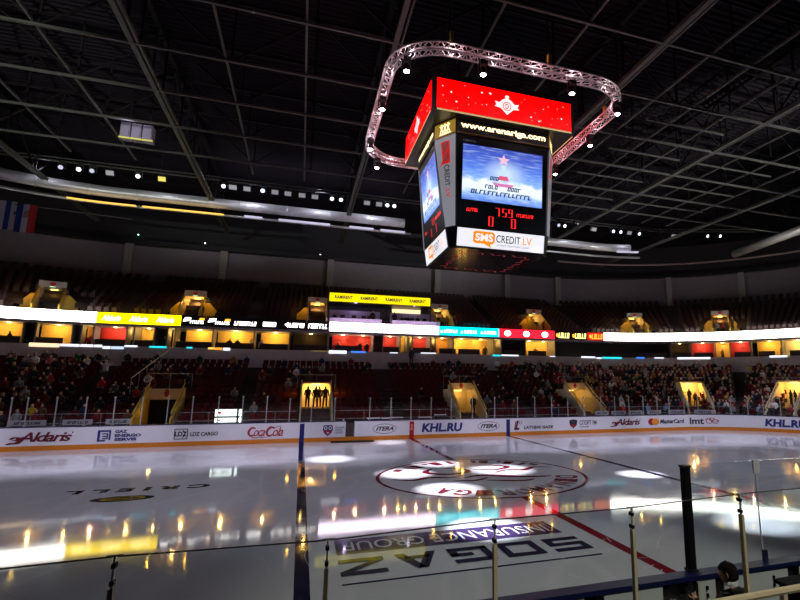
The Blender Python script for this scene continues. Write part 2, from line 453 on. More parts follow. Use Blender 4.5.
f = Flat(); f.text('KHL', .15, .15, .8, .85, rot=True); ad(f, 'stripe_lettering', M_lwhite, -.13, .11, .5, 1.1, -.028)
def aldaris(s0, s1, z0, z1):
    f = Flat(); f.text('Aldaris', .16, .18, 1, 1, .022, .32, spacing=.86)
    f.stroke([(.0, .0), (.08, .10), (.16, .12), (.26, .62)], [.05, .12, .10, .07]); f.stroke([(.05, .42), (.11, .58), (.18, .52), (.15, .34), (.08, .36)], [.05, .09, .09, .08, .04])
    f.disc(1.0, .93, .012, .06)
    ad(f, 'advert_lettering', M_dred, s0, s1, z0, z1, label='dark red script lettering')
aldaris(-23.33, -20.25, .38, 1.05); aldaris(16.55, 19.45, .45, 1.08)
f = Flat(); f.rect(0, 0, .2, 1); f.rect(0, .84, 1, 1); f.rect(0, 0, .62, .14); f.rect(.86, .12, 1, 1); f.rect(.36, .62, .80, .72); f.rect(.36, .40, .74, .50); f.rect(.36, .20, .80, .30); f.rect(.70, .2, .80, .72)
ad(f, 'advert_emblem', M_lblue, -19.0, -18.32, .42, 1.08, label='square blue emblem')
f = Flat(); f.text('GAZ', 0, .72, .46, 1, .05); f.text('ENERGO', 0, .37, 1, .64, .05); f.text('SERVIS', 0, .02, .84, .29, .05)
ad(f, 'advert_lettering', M_lblue, -18.12, -16.75, .42, 1.08)
f = Flat(); f.ring(.5, .5, .5, .5, .06, .07, n=4, a0=PI / 4, a1=PI / 4 + 2 * PI); f.v = [(.5 + (u - .5) * 1.41, .5 + (v - .5) * 1.41) for u, v in f.v]
f.text('LDZ', .06, .28, .94, .74, .035); f.ring(.5, .5, .30, .40, .06, .07, a0=-1.2, a1=1.2)
ad(f, 'advert_emblem', M_ink, -14.98, -14.22, .42, 1.06)
f = Flat(); f.text('LDZ CARGO', 0, 0, 1, 1, .03); ad(f, 'advert_lettering', M_ink, -14.08, -12.52, .60, .84)
f = Flat(); f.text('Coca', .02, .16, .48, .92, .008, .35, spacing=.84); f.text('Cola', .52, .12, 1.0, .92, .008, .35, spacing=.84)
f.stroke([(.16, .98), (.06, .80), (.02, .45), (.09, .16), (.20, .30)], [.03, .05, .06, .05, .02]); f.stroke([(.66, 1.0), (.57, .80), (.53, .42), (.60, .12), (.71, .3)], [.03, .05, .06, .05, .02])
f.stroke([(.10, .16), (.2, .02), (.34, .10), (.45, .02), (.56, .1)], [.02, .05, .05, .04, .02]); f.stroke([(.62, .98), (.76, .88), (.92, 1.02)], [.03, .05, .02]); f.rect(.47, .46, .54, .54)
ad(f, 'advert_lettering', M_lred, -10.78, -8.62, .36, 1.12, label='red flowing script lettering')
f = Flat(); f.poly([(.05, .95), (.95, .95), (1, .55), (.85, .25), (.5, 0), (.15, .25), (0, .55)], 0); f.poly([(.12, .50), (.88, .50), (.76, .26), (.5, .08), (.24, .26)], 1); f.ring(.28, .7, .17, .16, .07, mi=2); f.ring(.72, .7, .17, .16, .07, mi=2); f.poly([(.4, .34), (.6, .34), (.5, .18)], 2)
ad(f, 'advert_emblem', [M_lblue, M_lred, M_lwhite], -6.12, -5.46, .36, 1.12, label='blue and red shield emblem')
f = Flat(); f.text('KONTINENTAL', 0, .72, 1, .98, .01); f.text('HOCKEY', 0, .36, .8, .64, .01); f.text('LEAGUE', 0, 0, .8, .28, .01)
ad(f, 'advert_lettering', M_lblue, -5.32, -4.68, .52, .98)
def itera(s0, s1):
    f = Flat(); f.ring(.5, .5, .5, .5, .02, .05, n=44, mi=0); f.text('ITERA', .13, .30, .88, .72, .04, .35, mi=1)
    f.rect(.46, .46, .60, .54, 2)
    ad(f, 'advert_emblem', [M_lgrey, M_ink, M_lred], s0, s1, .42, 1.10, label='oval emblem with slanted black lettering')
itera(-2.78, -1.12); itera(4.98, 6.74)
def khl(s0, s1):
    f = Flat(); f.text('KHL.RU', 0, 0, 1, 1, .045, .12); ad(f, 'advert_lettering', M_lblue, s0, s1, .44, 1.06, label='bold blue lettering')
khl(.72, 3.80); khl(30.65, 33.75)
f = Flat(); f.poly([(.1, 0), (.62, 0), (.70, .22), (.40, .22), (.62, 1), (.38, 1)], 0); f.poly([(.0, 0), (.1, 0), (.32, .9), (.2, .9)], 1); f.ring(.80, .78, .18, .2, .05, mi=1)
ad(f, 'advert_emblem', [M_dred, M_lgrey], 7.92, 8.62, .42, 1.12)
f = Flat(); f.text('LATVIJAS GAZE', 0, 0, 1, 1, .045, .2); ad(f, 'advert_lettering', M_lgrey, 8.75, 11.30, .42, .70)
f = Flat(); f.poly([(0, .9), (.5, 1), (1, .9), (.92, .35), (.5, 0), (.08, .35)], 0); f.poly([(.2, .45), (.8, .45), (.6, .15), (.4, .15)], 1); f.poly([(.25, .8), (.75, .8), (.6, .6), (.4, .6)], 2)
ad(f, 'advert_emblem', [M_ink, M_lred, M_lgrey], 12.72, 13.45, .42, 1.12)
f = Flat(); f.text('СПОРТ FM', 0, .35, 1, 1, .02); f.rect(0, .06, .55, .14); ad(f, 'advert_lettering', M_lgrey, 13.66, 15.22, .46, 1.04)
f = Flat(); f.disc(.33, .5, .33, .5, 26, 0); f.disc(.67, .5, .33, .5, 26, 1); ad(f, 'advert_emblem', [M_lred, M_lorange], 20.24, 21.36, .50, 1.06, label='two overlapping red and orange discs')
f = Flat(); f.text('MasterCard', 0, 0, 1, 1, .03, .15); ad(f, 'advert_lettering', M_ink, 21.46, 23.95, .60, .98)
f = Flat(); f.text('lmt', 0, 0, 1, 1, .03); ad(f, 'advert_lettering', M_ink, 24.5, 25.8, .50, 1.06)
f = Flat(); f.ring(.28, .4, .22, .34, .06, .08); f.ring(.72, .4, .24, .36, .06, .08); f.ring(.5, .72, .2, .26, .05, .07); f.stroke([(.0, .6), (.3, .9), (.6, .3), (1, .6)], .07)
ad(f, 'advert_emblem', M_lred, 25.9, 27.1, .52, 1.08)

# open gate and its pale door edge
G = empty('rink_gate', (-4.3, 15.07, 0), 'open gate in the far boards behind the black mat', 'gate')
mb = MB(); mb.span((-3.98, 14.965, .30), (-3.80, 14.99, 1.30)); under(G, mb.build('door_edge', M_lwhite))
mb = MB(); mb.box((-4.72, 15.62, .85), (.08, .95, 1.05)); under(G, mb.build('door_leaf', M_board))
mb = MB(); mb.span((-4.05, 15.02, .34), (-4.02, 15.16, 1.30)); under(G, mb.build('door_post', M_steel))

# ================================================================== FAR GLASS
def glass_mat(name, tint, refl):
    m = bpy.data.materials.new(name); m.use_nodes = True; nt = m.node_tree; N = nt.nodes; N.remove(N['Principled BSDF'])
    out = N['Material Output']; tr = N.new('ShaderNodeBsdfTransparent'); tr.inputs[0].default_value = (*tint, 1)
    gl = N.new('ShaderNodeBsdfGlossy'); gl.inputs['Roughness'].default_value = .03; gl.inputs[0].default_value = (*refl, 1)
    fr = N.new('ShaderNodeLayerWeight'); fr.inputs[0].default_value = .5; mx = N.new('ShaderNodeMixShader')
    pw = N.new('ShaderNodeMath'); pw.operation = 'POWER'; pw.inputs[1].default_value = 5; nt.links.new(fr.outputs['Facing'], pw.inputs[0])
    ma = N.new('ShaderNodeMath'); ma.operation = 'MULTIPLY_ADD'; ma.inputs[1].default_value = .45; ma.inputs[2].default_value = .02; nt.links.new(pw.outputs[0], ma.inputs[0])
    nt.links.new(ma.outputs[0], mx.inputs[0]); nt.links.new(tr.outputs[0], mx.inputs[1]); nt.links.new(gl.outputs[0], mx.inputs[2]); nt.links.new(mx.outputs[0], out.inputs[0])
    return m
M_glass = glass_mat('clear_shield_glass', (.95, .96, .96), (.8, .85, .85))
M_gpost = mat('stanchion_paint', (.36, .37, .35), .4, .3)
posts = [-23.42, -22.67, -21.27, -19.79, -18.35, -16.9, -15.5, -14.13, -12.64, -11.22, -9.75, -8.32, -6.92, -5.4, -3.01, -1.52, -.07, 1.42, 2.95, 4.6, 6.4, 8.3, 9.77, 11.25,
         12.69, 14.15, 15.75, 17.1, 18.48, 19.9, 21.33, 22.59, 24.12, 25.42, 26.79, 28.16, 29.47, 30.65, 31.88, 32.95, 34.2]
for i, s in enumerate(posts):
    x, y = rink(s, .11); a = rink_ang(s); zt = 3.05 if s < -9 else 2.9
    mb = MB(); mb.box((0, 0, (zt - 1.35) / 2), (.055, .05, zt - 1.35)); mb.box((0, -.01, zt - 1.35 - .06), (.10, .06, .08)); mb.box((0, 0, .03), (.14, .09, .06))
    o = mb.build('glass_stanchion', M_gpost, loc=(x, y, 1.35)); o.rotation_euler.z = a
    tag(o, f'slim grey glass stanchion on the far boards, {ORD[i] if i < 38 else "last but " + ["two", "one", "none"][i - 38]} from the left', 'post', 'far glass stanchions')
pe = [-25.2] + posts + [36.0]
for i in range(len(pe) - 1):
    a, b = pe[i], pe[i + 1]; zt = 3.0 if a < -9 else 2.85
    if a < -4.5 < b: continue
    q = MB(); q.sweep([(.105, 1.36), (.105, zt), (.117, zt), (.117, 1.36)], a + .035, b - .035, rink, .8, closed=True, lim=23.2)
    o = q.build('shield_glass', M_glass); tag(o, f'clear shield glass pane on the far boards, {ORD[i] if i < 38 else "last but " + ["four", "three", "two", "one", "none"][i - 38]} from the left', 'glass', 'far shield glass panes')
# ================================================================== LOWER STAND
NR = 13; RD = .85
def row_d(i): return -12.3 + RD * i
def row_z(i): return .90 + .35 * i
VOM = [-16.9, -6.53, 5.5, 16.75, 33.7, 48.6]           # s of the lower tunnels (at d = -9)
VW = 1.05                                             # half width of a tunnel
VOM_I = 6
SA, SB = -34.0, 54.0
def gaps(lo, hi, holes, half):
    out = []; a = lo
    for h in holes:
        if h - half > a: out.append((a, h - half))
        a = h + half
    if a < hi: out.append((a, hi))
    return out
mb = MB()
for i in range(NR):
    segs = gaps(SA, SB, VOM, VW + .12) if i < VOM_I else [(SA, SB)]
    d0, z = row_d(i), row_z(i)
    for a, b in segs: mb.sweep([(d0, z - .36 if i else 0), (d0, z), (d0 + RD, z)], a, b, path)
for h in VOM: mb.sweep([(-12.6, .5), (-9.0, .5)], h - VW, h + VW, path)
mb.sweep([(-14.9 + .2, -.03), (-12.3, -.03)], SA, SB, path)
struct(mb, 'stand_terrace', M_step)
# walkway rail behind the far glass
for k, (a, b) in enumerate(gaps(-26, 40, VOM[:5], 1.3)):
    t = empty('guard_rail', (*path(a, -12.5), .0), ['low grey guard rail behind the glass left of the yellow stairway', 'low grey guard rail behind the glass, right of the yellow stairway',
        'low grey guard rail behind the glass right of the bright tunnel of four people', 'low grey guard rail behind the glass under the two middle tunnels', 'low grey guard rail behind the glass in front of the dense right crowd', 'low grey guard rail behind the glass by the far right corner'][k], 'railing', 'front guard rails')
    for zz, nm in ((1.92, 'top_rail'), (1.35, 'mid_rail')):
        q = MB(); s = a; pts = []
        while s < b: pts.append((*path(s, -12.55), zz)); s += 1.0
        pts.append((*path(b, -12.55), zz)); q.tube(pts, .022, 5); under(t, q.build(nm, M_steel))
    s = a
    while s <= b + .01:
        q = MB(); x, y = path(s, -12.55); q.bar((x, y, .9), (x, y, 1.92), .035); under(t, q.build('rail_post', M_steel)); s += 2.1

# tunnels of the lower stand
M_red_ad = mat('dim_red_board', (.30, .05, .04), .6)
VN = ['with yellow stair walls behind the left half of the far boards', 'bright yellow, four dark figures standing in its mouth', 'with slanting pale lintel and one dark figure, right of the board centre line',
      'with slanting pale rails in the middle of the dense right crowd', 'with a standing figure in its yellow mouth, right of the dense crowd', 'with two dark figures at the far right end']
SIGN_Z = [(2.68, 3.45), (3.86, 3.97), (3.35, 3.95), (3.35, 4.0), (4.05, 4.2), (4.15, 4.3)]
warm = (1.0, .58, .14)
for k, s in enumerate(VOM):
    x, y = path(s, -9.0); a = ang(s)
    t = empty('stair_tunnel', (x, y, .5), 'stand tunnel ' + VN[k], 'tunnel', 'lower stand tunnels', a)
    W_ = VW; zs0, zs1 = SIGN_Z[k]; zs0 -= .5; zs1 -= .5; fz = [0, 1.45, .9, .9, 1.3, 1.3][k]
    wall_m = M_yrail if k == 0 else M_cream
    for sg, nm in ((-1, 'side_wall'), (1, 'side_wall')):
        q = MB(); X0 = sg * W_; X1 = sg * (W_ + .12)
        ht = 3.05 if k == 0 else 3.3; pf = [(-3.55, 0), (-3.55, 1.0), (-.1, ht), (.05, ht), (.05, 0)]
        q.add([(X0, p, z) for p, z in pf] + [(X1, p, z) for p, z in pf], [(0, 1, 2, 3, 4), (9, 8, 7, 6, 5)] + [(j, 5 + j, 5 + (j + 1) % 5, (j + 1) % 5) for j in range(5)])
        q.build(nm, wall_m, t)
        q = MB(); q.bar((sg * (W_ + .06), -3.5, 1.36), (sg * (W_ + .06), -.1, ht + .32), .07, .07)
        for yy in (-3.3, -2.2, -1.2, -.25): zz = 1.0 + (yy + 3.55) * .667; q.bar((sg * (W_ + .06), yy, zz - .05), (sg * (W_ + .06), yy, zz + .45), .04)
        q.build('hand_rail', M_yrail if k in (0, 2, 3) else M_cream, t)
    q = MB(); q.span((-W_, -.08, zs0), (W_, .06, zs1)); q.build('lintel', M_cream if k else mat('lintel_pinkish', (.60, .48, .46), .7), t)
    f = Flat(); f.disc(.5, .6, .11, .36, 24, 0); f.rect(.41, .06, .59, .2, 1)
    if k in (0, 2, 3): f.put('section_sign', [M_lred, M_lwhite], lambda u, v: (-W_ + 2 * W_ * (.15 + .7 * u) * 1, -.09, zs0 + (zs1 - zs0) * v), t)
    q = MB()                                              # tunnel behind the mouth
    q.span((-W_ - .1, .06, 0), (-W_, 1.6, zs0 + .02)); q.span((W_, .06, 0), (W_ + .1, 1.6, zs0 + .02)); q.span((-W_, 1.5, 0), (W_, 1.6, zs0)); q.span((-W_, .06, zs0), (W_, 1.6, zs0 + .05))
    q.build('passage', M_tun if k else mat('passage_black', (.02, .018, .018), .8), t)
    q = MB()
    for j in range(5): q.span((-W_, -3.5 + .62 * j, 0), (W_, -2.88 + .62 * j, max(.06, fz * (j + 1) / 5)))
    q.span((-W_, -.4, 0), (W_, 1.5, fz + .02))
    q.build('steps', M_step, t)
    if k != 0:
        q = MB(); q.box((0, .9, zs0 - .06), (.6, .2, .06)); q.build('passage_lamp', glow('lamp_warm', warm, 6), t)
    for sx0 in (-W_ - .15, W_ + .15):                         # small hoop rails above the mouth
        pass
    q = MB(); q.tube([(-W_ - .4, .45, 3.0), (-W_ - .4, .45, 4.05), (W_ + .4, .45, 4.05), (W_ + .4, .45, 3.0)], .028, 5); q.tube([(0, .45, 3.0), (0, .45, 4.05)], .024, 5); q.build('guard_hoop', M_steel, t)
    lx, ly = path(s, -8.2); point('tunnel_light', (lx, ly, 3.0 if k == 0 else zs0 + .25), [4, 150, 22, 20, 110, 110][k], warm)
    lx, ly = path(s - .2, -10.9) if k == 0 else path(s, -9.7); 
    if k in (0, 2, 3, 4, 5): point('stair_spill_fill', (lx, ly, 2.0 if k == 0 else 3.3), [12, 20, 12, 10, 14, 14][k], (1, .62 if k == 0 else .55, .12))  # lampless point added for tunnel light spilling onto the stair walls
# stair rail climbing from the yellow tunnel
mbt = empty('stair_rail', (-19.2, 21.3, 3.6), 'grey stair rail climbing the stand left of the yellow stairway', 'railing')
q = MB(); q.tube([(-19.3, 21.2, 4.2), (-18.2, 26.0, 6.5)], .03, 5); under(mbt, q.build('top_rail', M_steel))
for j in range(6):
    t_ = j / 5; q = MB(); px_, py_ = -19.3 + 1.1 * t_, 21.2 + 4.8 * t_
    q.bar((px_, py_, 3.1 + 2.3 * t_), (px_, py_, 4.2 + 2.3 * t_), .04); under(mbt, q.build('rail_post', M_steel))

# ---------------------------------------------------------------- seats
def seat_geo(q, M, mi=0):
    """tip-up seat: curved back shell, folded pan, side stand"""
    o = len(q.v)
    sec = [(-.215, .03), (-.11, -.012), (.11, -.012), (.215, .03)]
    vs = []
    for zz, off in ((.40, .0), (.62, .03), (.84, .06)):
        for x, yy in sec: vs.append((x, .16 + off + yy * -1, zz))
    fs = []
    for r in range(2):
        for c in range(3): fs.append((r * 4 + c, r * 4 + c + 1, r * 4 + c + 5, r * 4 + c + 4))
    q.add([M @ Vector(p) for p in vs], fs, mi)
    pan = [(-.2, .10, .40), (.2, .10, .40), (.19, -.02, .80), (-.19, -.02, .80), (-.2, .15, .40), (.2, .15, .40), (.19, .03, .80), (-.19, .03, .80)]
    q.add([M @ Vector(p) for p in pan], [(0, 1, 2, 3), (5, 4, 7, 6), (0, 3, 7, 4), (1, 5, 6, 2), (3, 2, 6, 7)], mi)
    q.add([M @ Vector(p) for p in ((-.03, .12, 0), (.03, .12, 0), (.03, .14, .45), (-.03, .14, .45))], [(0, 1, 2, 3)], mi)
def seat_M(s, d, z):
    x, y = path(s, d); return Matrix.Translation((x, y, z)) @ Matrix.Rotation(ang(s), 4, 'Z')
q = MB(); seat_geo(q, Matrix()); seat0 = q.build('stadium_seat', M_seat)
seat_used = False; n_ind = 0
SEC = [(-34, VOM[0], 'left of the yellow stairway'), (VOM[0], VOM[1], 'right of the yellow stairway'), (VOM[1], VOM[2], 'right of the bright tunnel'), (VOM[2], VOM[3], 'between the slanting tunnels'),
       (VOM[3], VOM[4], 'in the dense right block'), (VOM[4], 60, 'by the far right corner')]
def sec_of(s):
    for k, (a, b, t) in enumerate(SEC):
        if a <= s < b: return k
for sg in (-1, 1):
    lx, ly = path(VOM[1] + sg * 1.75, -8.9); point('stair_spill_fill', (lx, ly, 3.3), 9, (1, .5, .06))  # lampless orange points added to brighten both sides of the bright tunnel
rest = MB(); aisles = [-22.5, -11.7, -.6, 11.0, 25.0, 41.0]
for i in range(NR):
    s = -33.0
    while s < 53:
        skip = any(abs(s - h) < .6 for h in aisles) or (i < VOM_I + 1 and any(abs(s - h) < VW + .42 for h in VOM))
        if not skip:
            d, z = row_d(i) + .45, row_z(i)
            if -11.2 < s < 15.6 and i in (1, 2, 3, 4, 5, 6, 7) and n_ind < 300:
                if not seat_used: o = seat0; seat_used = True
                else: o = seat0.copy(); COL.objects.link(o)
                x, y = path(s, d); o.location = (x, y, z); o.rotation_euler.z = ang(s); n_ind += 1
                k = sec_of(s)
                tag(o, f'dark red tip-up seat, {ORD[i]} row of the lower stand, {SEC[k][2]}', 'seat', f'lower stand seats, {ORD[i]} row, {SEC[k][2]}')
            else: seat_geo(rest, seat_M(s, d, z))
        s += .54
o = rest.build('stadium_seating', M_seat); tag(o, 'remaining dark red seats filling the lower stand', 'seats', kind='stuff')

# ================================================================== SUITE LEVEL
mb = MB(); mb.sweep([(-1.2, 5.25), (-1.2, 6.92), (-1.05, 6.92), (-1.05, 6.3), (3.6, 6.3)], SA, SB, path); struct(mb, 'wall_parapet', M_conc)
mb = MB(); mb.sweep([(-.15, 8.72), (3.6, 8.72)], SA, SB, path); mb.sweep([(-.15, 8.72), (-.15, 8.95), (.3, 8.95)], SA, SB, path); struct(mb, 'ceiling_suites', M_wallg)
SU = [(-31.5, -29.5, 'y'), (-29.5, -28.7, 'k'), (-28.6, -26.3, 'y'), (-26.3, -25.7, 'g'), (-25.7, -24.85, 'o'), (-24.8, -22.4, 'r'), (-22.4, -21.85, 'o'), (-21.8, -20.3, 'y'), (-20.2, -19.3, 'b'), (-19.25, -18.7, 'y'),
      (-18.2, -15.65, 'y'), (-15.5, -12.15, 'y'), (-11.7, -9.0, 'y'), (-8.7, -5.4, 'd'), (-4.95, -1.0, 'r'), (-.95, -.1, 'b'), (-.05, 1.7, 'r'), (1.75, 2.5, 'y'), (2.5, 3.0, 'o'), (3.1, 4.9, 'r'), (4.95, 5.45, 'y'), (5.5, 7.4, 'o'),
      (7.5, 12.0, 'y'), (12.1, 12.9, 'y'), (12.95, 15.8, 'k'), (15.85, 19.5, 'y'), (19.6, 33.9, 'k'), (34.0, 36.1, 'd'), (36.2, 38.7, 'r'), (38.75, 40.2, 'y'), (40.25, 42.3, 'r'), (42.8, 45.3, 'y'), (45.35, 53.0, 'w')]
SUM = {'y': mat('suite_wall_yellow', (.75, .50, .12), .7), 'o': mat('suite_wall_orange', (.70, .34, .08), .7), 'r': mat('suite_wall_red', (.50, .025, .015), .6), 'b': mat('suite_door_brown', (.16, .06, .025), .6),
       'd': mat('suite_wall_dim', (.12, .08, .04), .8), 'k': mat('suite_wall_dark', (.035, .03, .03), .8), 'g': mat('suite_wall_grey', (.16, .16, .17), .8), 'w': mat('suite_wall_cream', (.75, .68, .52), .7)}
PW = {'y': 66, 'o': 50, 'r': 60, 'w': 75, 'b': 0, 'd': 6, 'k': 0, 'g': 0}
wn = 0; M_down = glow('downlight_glow', (1, .72, .3), 14)
M_div = mat('suite_divider', (.20, .18, .17), .7)
for a, b, c in SU:
    dd = 1.9 if c in 'yrwod' else 1.3
    q = MB(); q.sweep([(dd, 6.3), (dd, 8.72), (dd + .1, 8.72), (dd + .1, 6.3)], a, b, path, 1.0, closed=True); struct(q, 'wall_suite', SUM[c])
    q = MB(); q.sweep([(-.1, 6.3), (-.1, 8.72), (dd, 8.72), (dd, 6.3)], b - .06, b + .04, path, .5, closed=True); struct(q, 'wall_divider', M_div)
    L_ = b - a
    if PW[c] and L_ > 1.2:
        nL = max(1, round(L_ / 2.3))
        for j in range(nL):
            s = a + L_ * (j + .5) / nL; x, y = path(s, 1.05)
            point('suite_light', (x, y, 8.45), PW[c] * L_ / nL / 2.2, (1, .62, .16) if c != 'r' else (1, .55, .3), .07)
            q = MB(); q.lathe([(0, 0), (.13, 0), (.13, .04), (0, .04)], 10, (x, y, 8.675)); o = q.build('downlight', M_down)
            wn += 1; tag(o, f'small warm ceiling downlight in the suites, {ORD[min(wn - 1, 37)]} from the left', 'lamp', 'suite downlights')
    elif PW[c]:
        x, y = path((a + b) / 2, .9); point('suite_light', (x, y, 8.4), PW[c] * .5, (1, .62, .16), .08)
# dark seat blocks and doors in front of the suites
fr = [(-31.3, -29.6), (-28.9, -26.9), (-24.7, -22.4), (-22.1, -20.4), (-18.6, -15.6), (-15.4, -12.1), (-11.6, -9.1), (-8.6, -5.5), (-4.8, -2.4), (0, 1.6), (2.7, 5.0), (5.9, 7.7), (8.0, 10.4), (13.2, 15.6), (16.2, 18.4), (20.1, 23.0), (23.6, 26.2), (26.8, 29.6), (30.2, 33.4), (34.2, 36.1), (36.4, 38.4), (40.6, 42.4), (43.0, 44.6), (46, 50)]
M_sofa = mat('suite_seat_dark', (.03, .014, .02), .7)
for k, (a, b) in enumerate(fr):
    t = empty('suite_bench', (*path((a + b) / 2, -.6), 6.3), f'dark padded bench row on a suite balcony, {ORD[k]} from the left', 'bench', 'suite balcony benches')
    q = MB(); q.sweep([(-.55, 6.3), (-.55, 6.78), (.0, 6.78), (.0, 6.3)], a, b, path, 1.0, closed=True); under(t, q.build('seat', M_sofa))
    q = MB(); q.sweep([(-.02, 6.6), (.02, 7.55), (.10, 7.55), (.08, 6.6)], a, b, path, 1.0, closed=True); under(t, q.build('backrest', M_sofa))
# lit strips hung along the parapet
BN = [(-28.85, -26.85, 'orange-white', .30, 0), (-26.8, -26.72, 'white', .2, 0), (-26.7, -25.45, 'white', .2, 0), (-25.38, -24.45, 'white', .2, 0), (-24.37, -23.8, 'white', .2, 0), (-23.75, -23.18, 'white', .2, -.12), (-23.1, -22.2, 'pale blue', .2, -.12), (-22.15, -21.2, 'white', .14, .02),
      (-20.3, -19.0, 'cyan', .14, .0), (-17.45, -17.0, 'cyan', .12, 0), (-15.75, -15.27, 'yellow', .16, 0), (-15.25, -14.62, 'orange', .2, 0), (-14.54, -13.97, 'white', .24, 0), (-7.0, -5.45, 'dim yellow', .10, -.05), (-5.37, -3.72, 'white', .30, 0), (-3.3, -1.9, 'blue', .16, -.02),
      (.47, 1.27, 'white', .08, -.06), (3.62, 5.19, 'white', .10, 0), (11.42, 12.35, 'cyan', .16, -.05), (12.45, 14.43, 'white', .14, -.02), (18.2, 18.9, 'white', .08, -.05), (22.2, 24.05, 'white', .18, 0), (24.2, 24.9, 'white', .14, -.1), (25.0, 27.5, 'cyan', .20, -.02), (29.4, 30.4, 'blue', .18, 0), (31.6, 32.7, 'white', .12, -.03), (34.3, 38.0, 'white', .22, -.03), (44.2, 45.95, 'white', .2, 0)]
BC = {'white': (.85, .88, 1.0), 'orange-white': (1, .72, .45), 'pale blue': (.55, .68, 1), 'cyan': (.02, .72, .85), 'yellow': (1, .6, .1), 'orange': (1, .35, .05), 'dim yellow': (.3, .22, .08), 'blue': (.06, .2, .8)}
cnt = {}
for a, b, c, h, dz in BN:
    n_ = cnt.get(c, 0); cnt[c] = n_ + 1
    q = MB(); q.sweep([(-1.235, 6.99 + dz - h), (-1.235, 6.99 + dz), (-1.205, 6.99 + dz), (-1.205, 6.99 + dz - h)], a, b, path, 1.0, closed=True)
    o = q.build('lit_strip_sign', glow('strip_' + c.replace(' ', '_'), BC[c], 1.3 if c != 'dim yellow' else .5))
    tag(o, f'narrow glowing {c} strip on the suite parapet, {ORD[n_]} of that colour from the left', 'sign', 'parapet strip signs')

# ================================================================== LED RIBBON
RZ0, RZ1 = 8.93, 9.86
RB = [(-34, -24.79, 'w'), (-24.79, -18.37, 'y'), (-18.30, -16.37, 'k1'), (-16.30, -14.2, 'k1'), (-14.13, -11.96, 'k2'), (-11.9, -9.7, 'k3'), (-9.63, -7.59, 'k3'), (-7.52, -5.45, 'k3'), (-5.37, .24, 'l'), (.30, 5.75, 'l'), (5.75, 12.6, 'c'), (12.6, 19.43, 'r'),
      (19.45, 21.48, 'o'), (21.55, 23.72, 'o'), (23.78, 25.87, 'or'), (25.89, 53, 'w')]
GM = {'w': glow('led_white', (1, .97, .86), 11.0), 'y': glow('led_yellow', (1, .70, .0), 4.5), 'k': mat('led_black', (.01, .01, .012), .3), 'l': glow('led_lilac_white', (1, .80, .98), 8.0), 'c': glow('led_cyan', (.0, .72, .85), 3.2),
      'r': glow('led_red', (1, .008, .02), 3.0), 'o': mat('led_black', (.01, .01, .012), .3), 'or': glow('led_deep_red', (.75, .01, .01), 1.0)}
g_w = glow('led_text_white', (1, .95, .9), 4.0); g_o = glow('led_text_orange', (1, .36, .03), 2.2); g_y = glow('led_text_yellow', (1, .85, .25), 2.6); g_c = glow('led_text_cyan', (.5, 1, 1), 4.5)
RL = ['long white glowing advert ribbon at the left', 'yellow glowing advert ribbon with faint script, beside the long white left one', 'black advert ribbon with white and orange lettering, next to the yellow one', 'black advert ribbon with white and orange lettering, second from the yellow one',
      'black advert ribbon with slanted white lettering', 'black advert ribbon with a white block, fourth from the yellow one', 'black advert ribbon with a white arrow mark and lettering', 'black advert ribbon with white lettering, left of the press box', 'lilac white glowing advert ribbon under the press box, left half', 'lilac white glowing advert ribbon under the press box, right half',
      'cyan glowing advert ribbon with three pale words', 'red glowing advert ribbon with three white round badges', 'black advert ribbon with orange lettering, next to the red one', 'black advert ribbon with orange lettering, second from the red one', 'dark red advert ribbon with orange lettering', 'long white glowing advert ribbon curving round at the right']
def on_rib(a, b, off=-.02):
    def fn(u, v):
        x, y = path(a + u * (b - a), off - .12); return (x, y, RZ0 + v * (RZ1 - RZ0))
    return fn
for k, (a, b, c) in enumerate(RB):
    t = empty('ribbon_display', (*path((a + b) / 2, 0), RZ0), RL[k], 'display', 'advert ribbon displays')
    q = MB(); q.sweep([(-.12, RZ0), (-.12, RZ1), (.0, RZ1), (.0, RZ0)], a, b, path, .9, closed=True); under(t, q.build('screen', GM[c[0] if c != 'or' else 'or']))
    q = MB(); q.sweep([(-.10, RZ1), (-.10, RZ1 + .06), (.05, RZ1 + .06), (.05, RZ1)], a, b, path, .9, closed=True); under(t, q.build('housing', M_dark))
    f = Flat(); m_ = g_w
    if c == 'y':
        m_ = glow('led_text_pale_yellow', (1, .85, .35), 7.0)
        for j in range(3): f = Flat(); f.text('Aldaris', .06 + j * .32, .25, .28 + j * .32, .78, .02, .3); under(t, f.put('screen_lettering', m_, on_rib(a, b)))
        f = Flat()
    elif c == 'k1':
        f.poly([(.06, .45), (.14, .85), (.40, .85), (.36, .55)], 0); f.scrib(.36, .28, .95, .58, 7, 0); f.poly([(.72, .62), (.97, .62), (.95, .85), (.76, .85)], 1); m_ = [g_w, g_o]
    elif c == 'k2': f.scrib(.08, .25, .95, .66, 9)
    elif c == 'k3':
        if k == 5: f.rect(.2, .25, .72, .7); 
        elif k == 6: f.poly([(.05, .5), (.2, .2), (.2, .8)]); f.scrib(.24, .25, .92, .7, 6)
        else: f.scrib(.06, .22, .94, .72, 7)
    elif c == 'c':
        for j in range(3): f = Flat(); f.disc(.045 + j * .33, .42, .018, .16); f.scrib(.08 + j * .33, .30, .30 + j * .33, .66, 9); under(t, f.put('screen_lettering', g_c, on_rib(a, b)))
        f = Flat()
    elif c == 'r':
        for j in range(3): f = Flat(); f.disc(.15 + j * .335, .5, .058, .34, 22, 0); f.rect(.115 + j * .335, .46, .185 + j * .335, .56, 1); under(t, f.put('round_badge', [g_w, GM['r']], on_rib(a, b)))
        f = Flat()
    elif c in ('o', 'or'): f.scrib(.24, .18, .92, .82, 5, 0); f.disc(.16, .5, .08, .24, mi=1); m_ = [g_y, g_o] if c == 'o' else [g_o, g_o]
    if f.v: under(t, f.put('screen_lettering', m_, on_rib(a, b)))
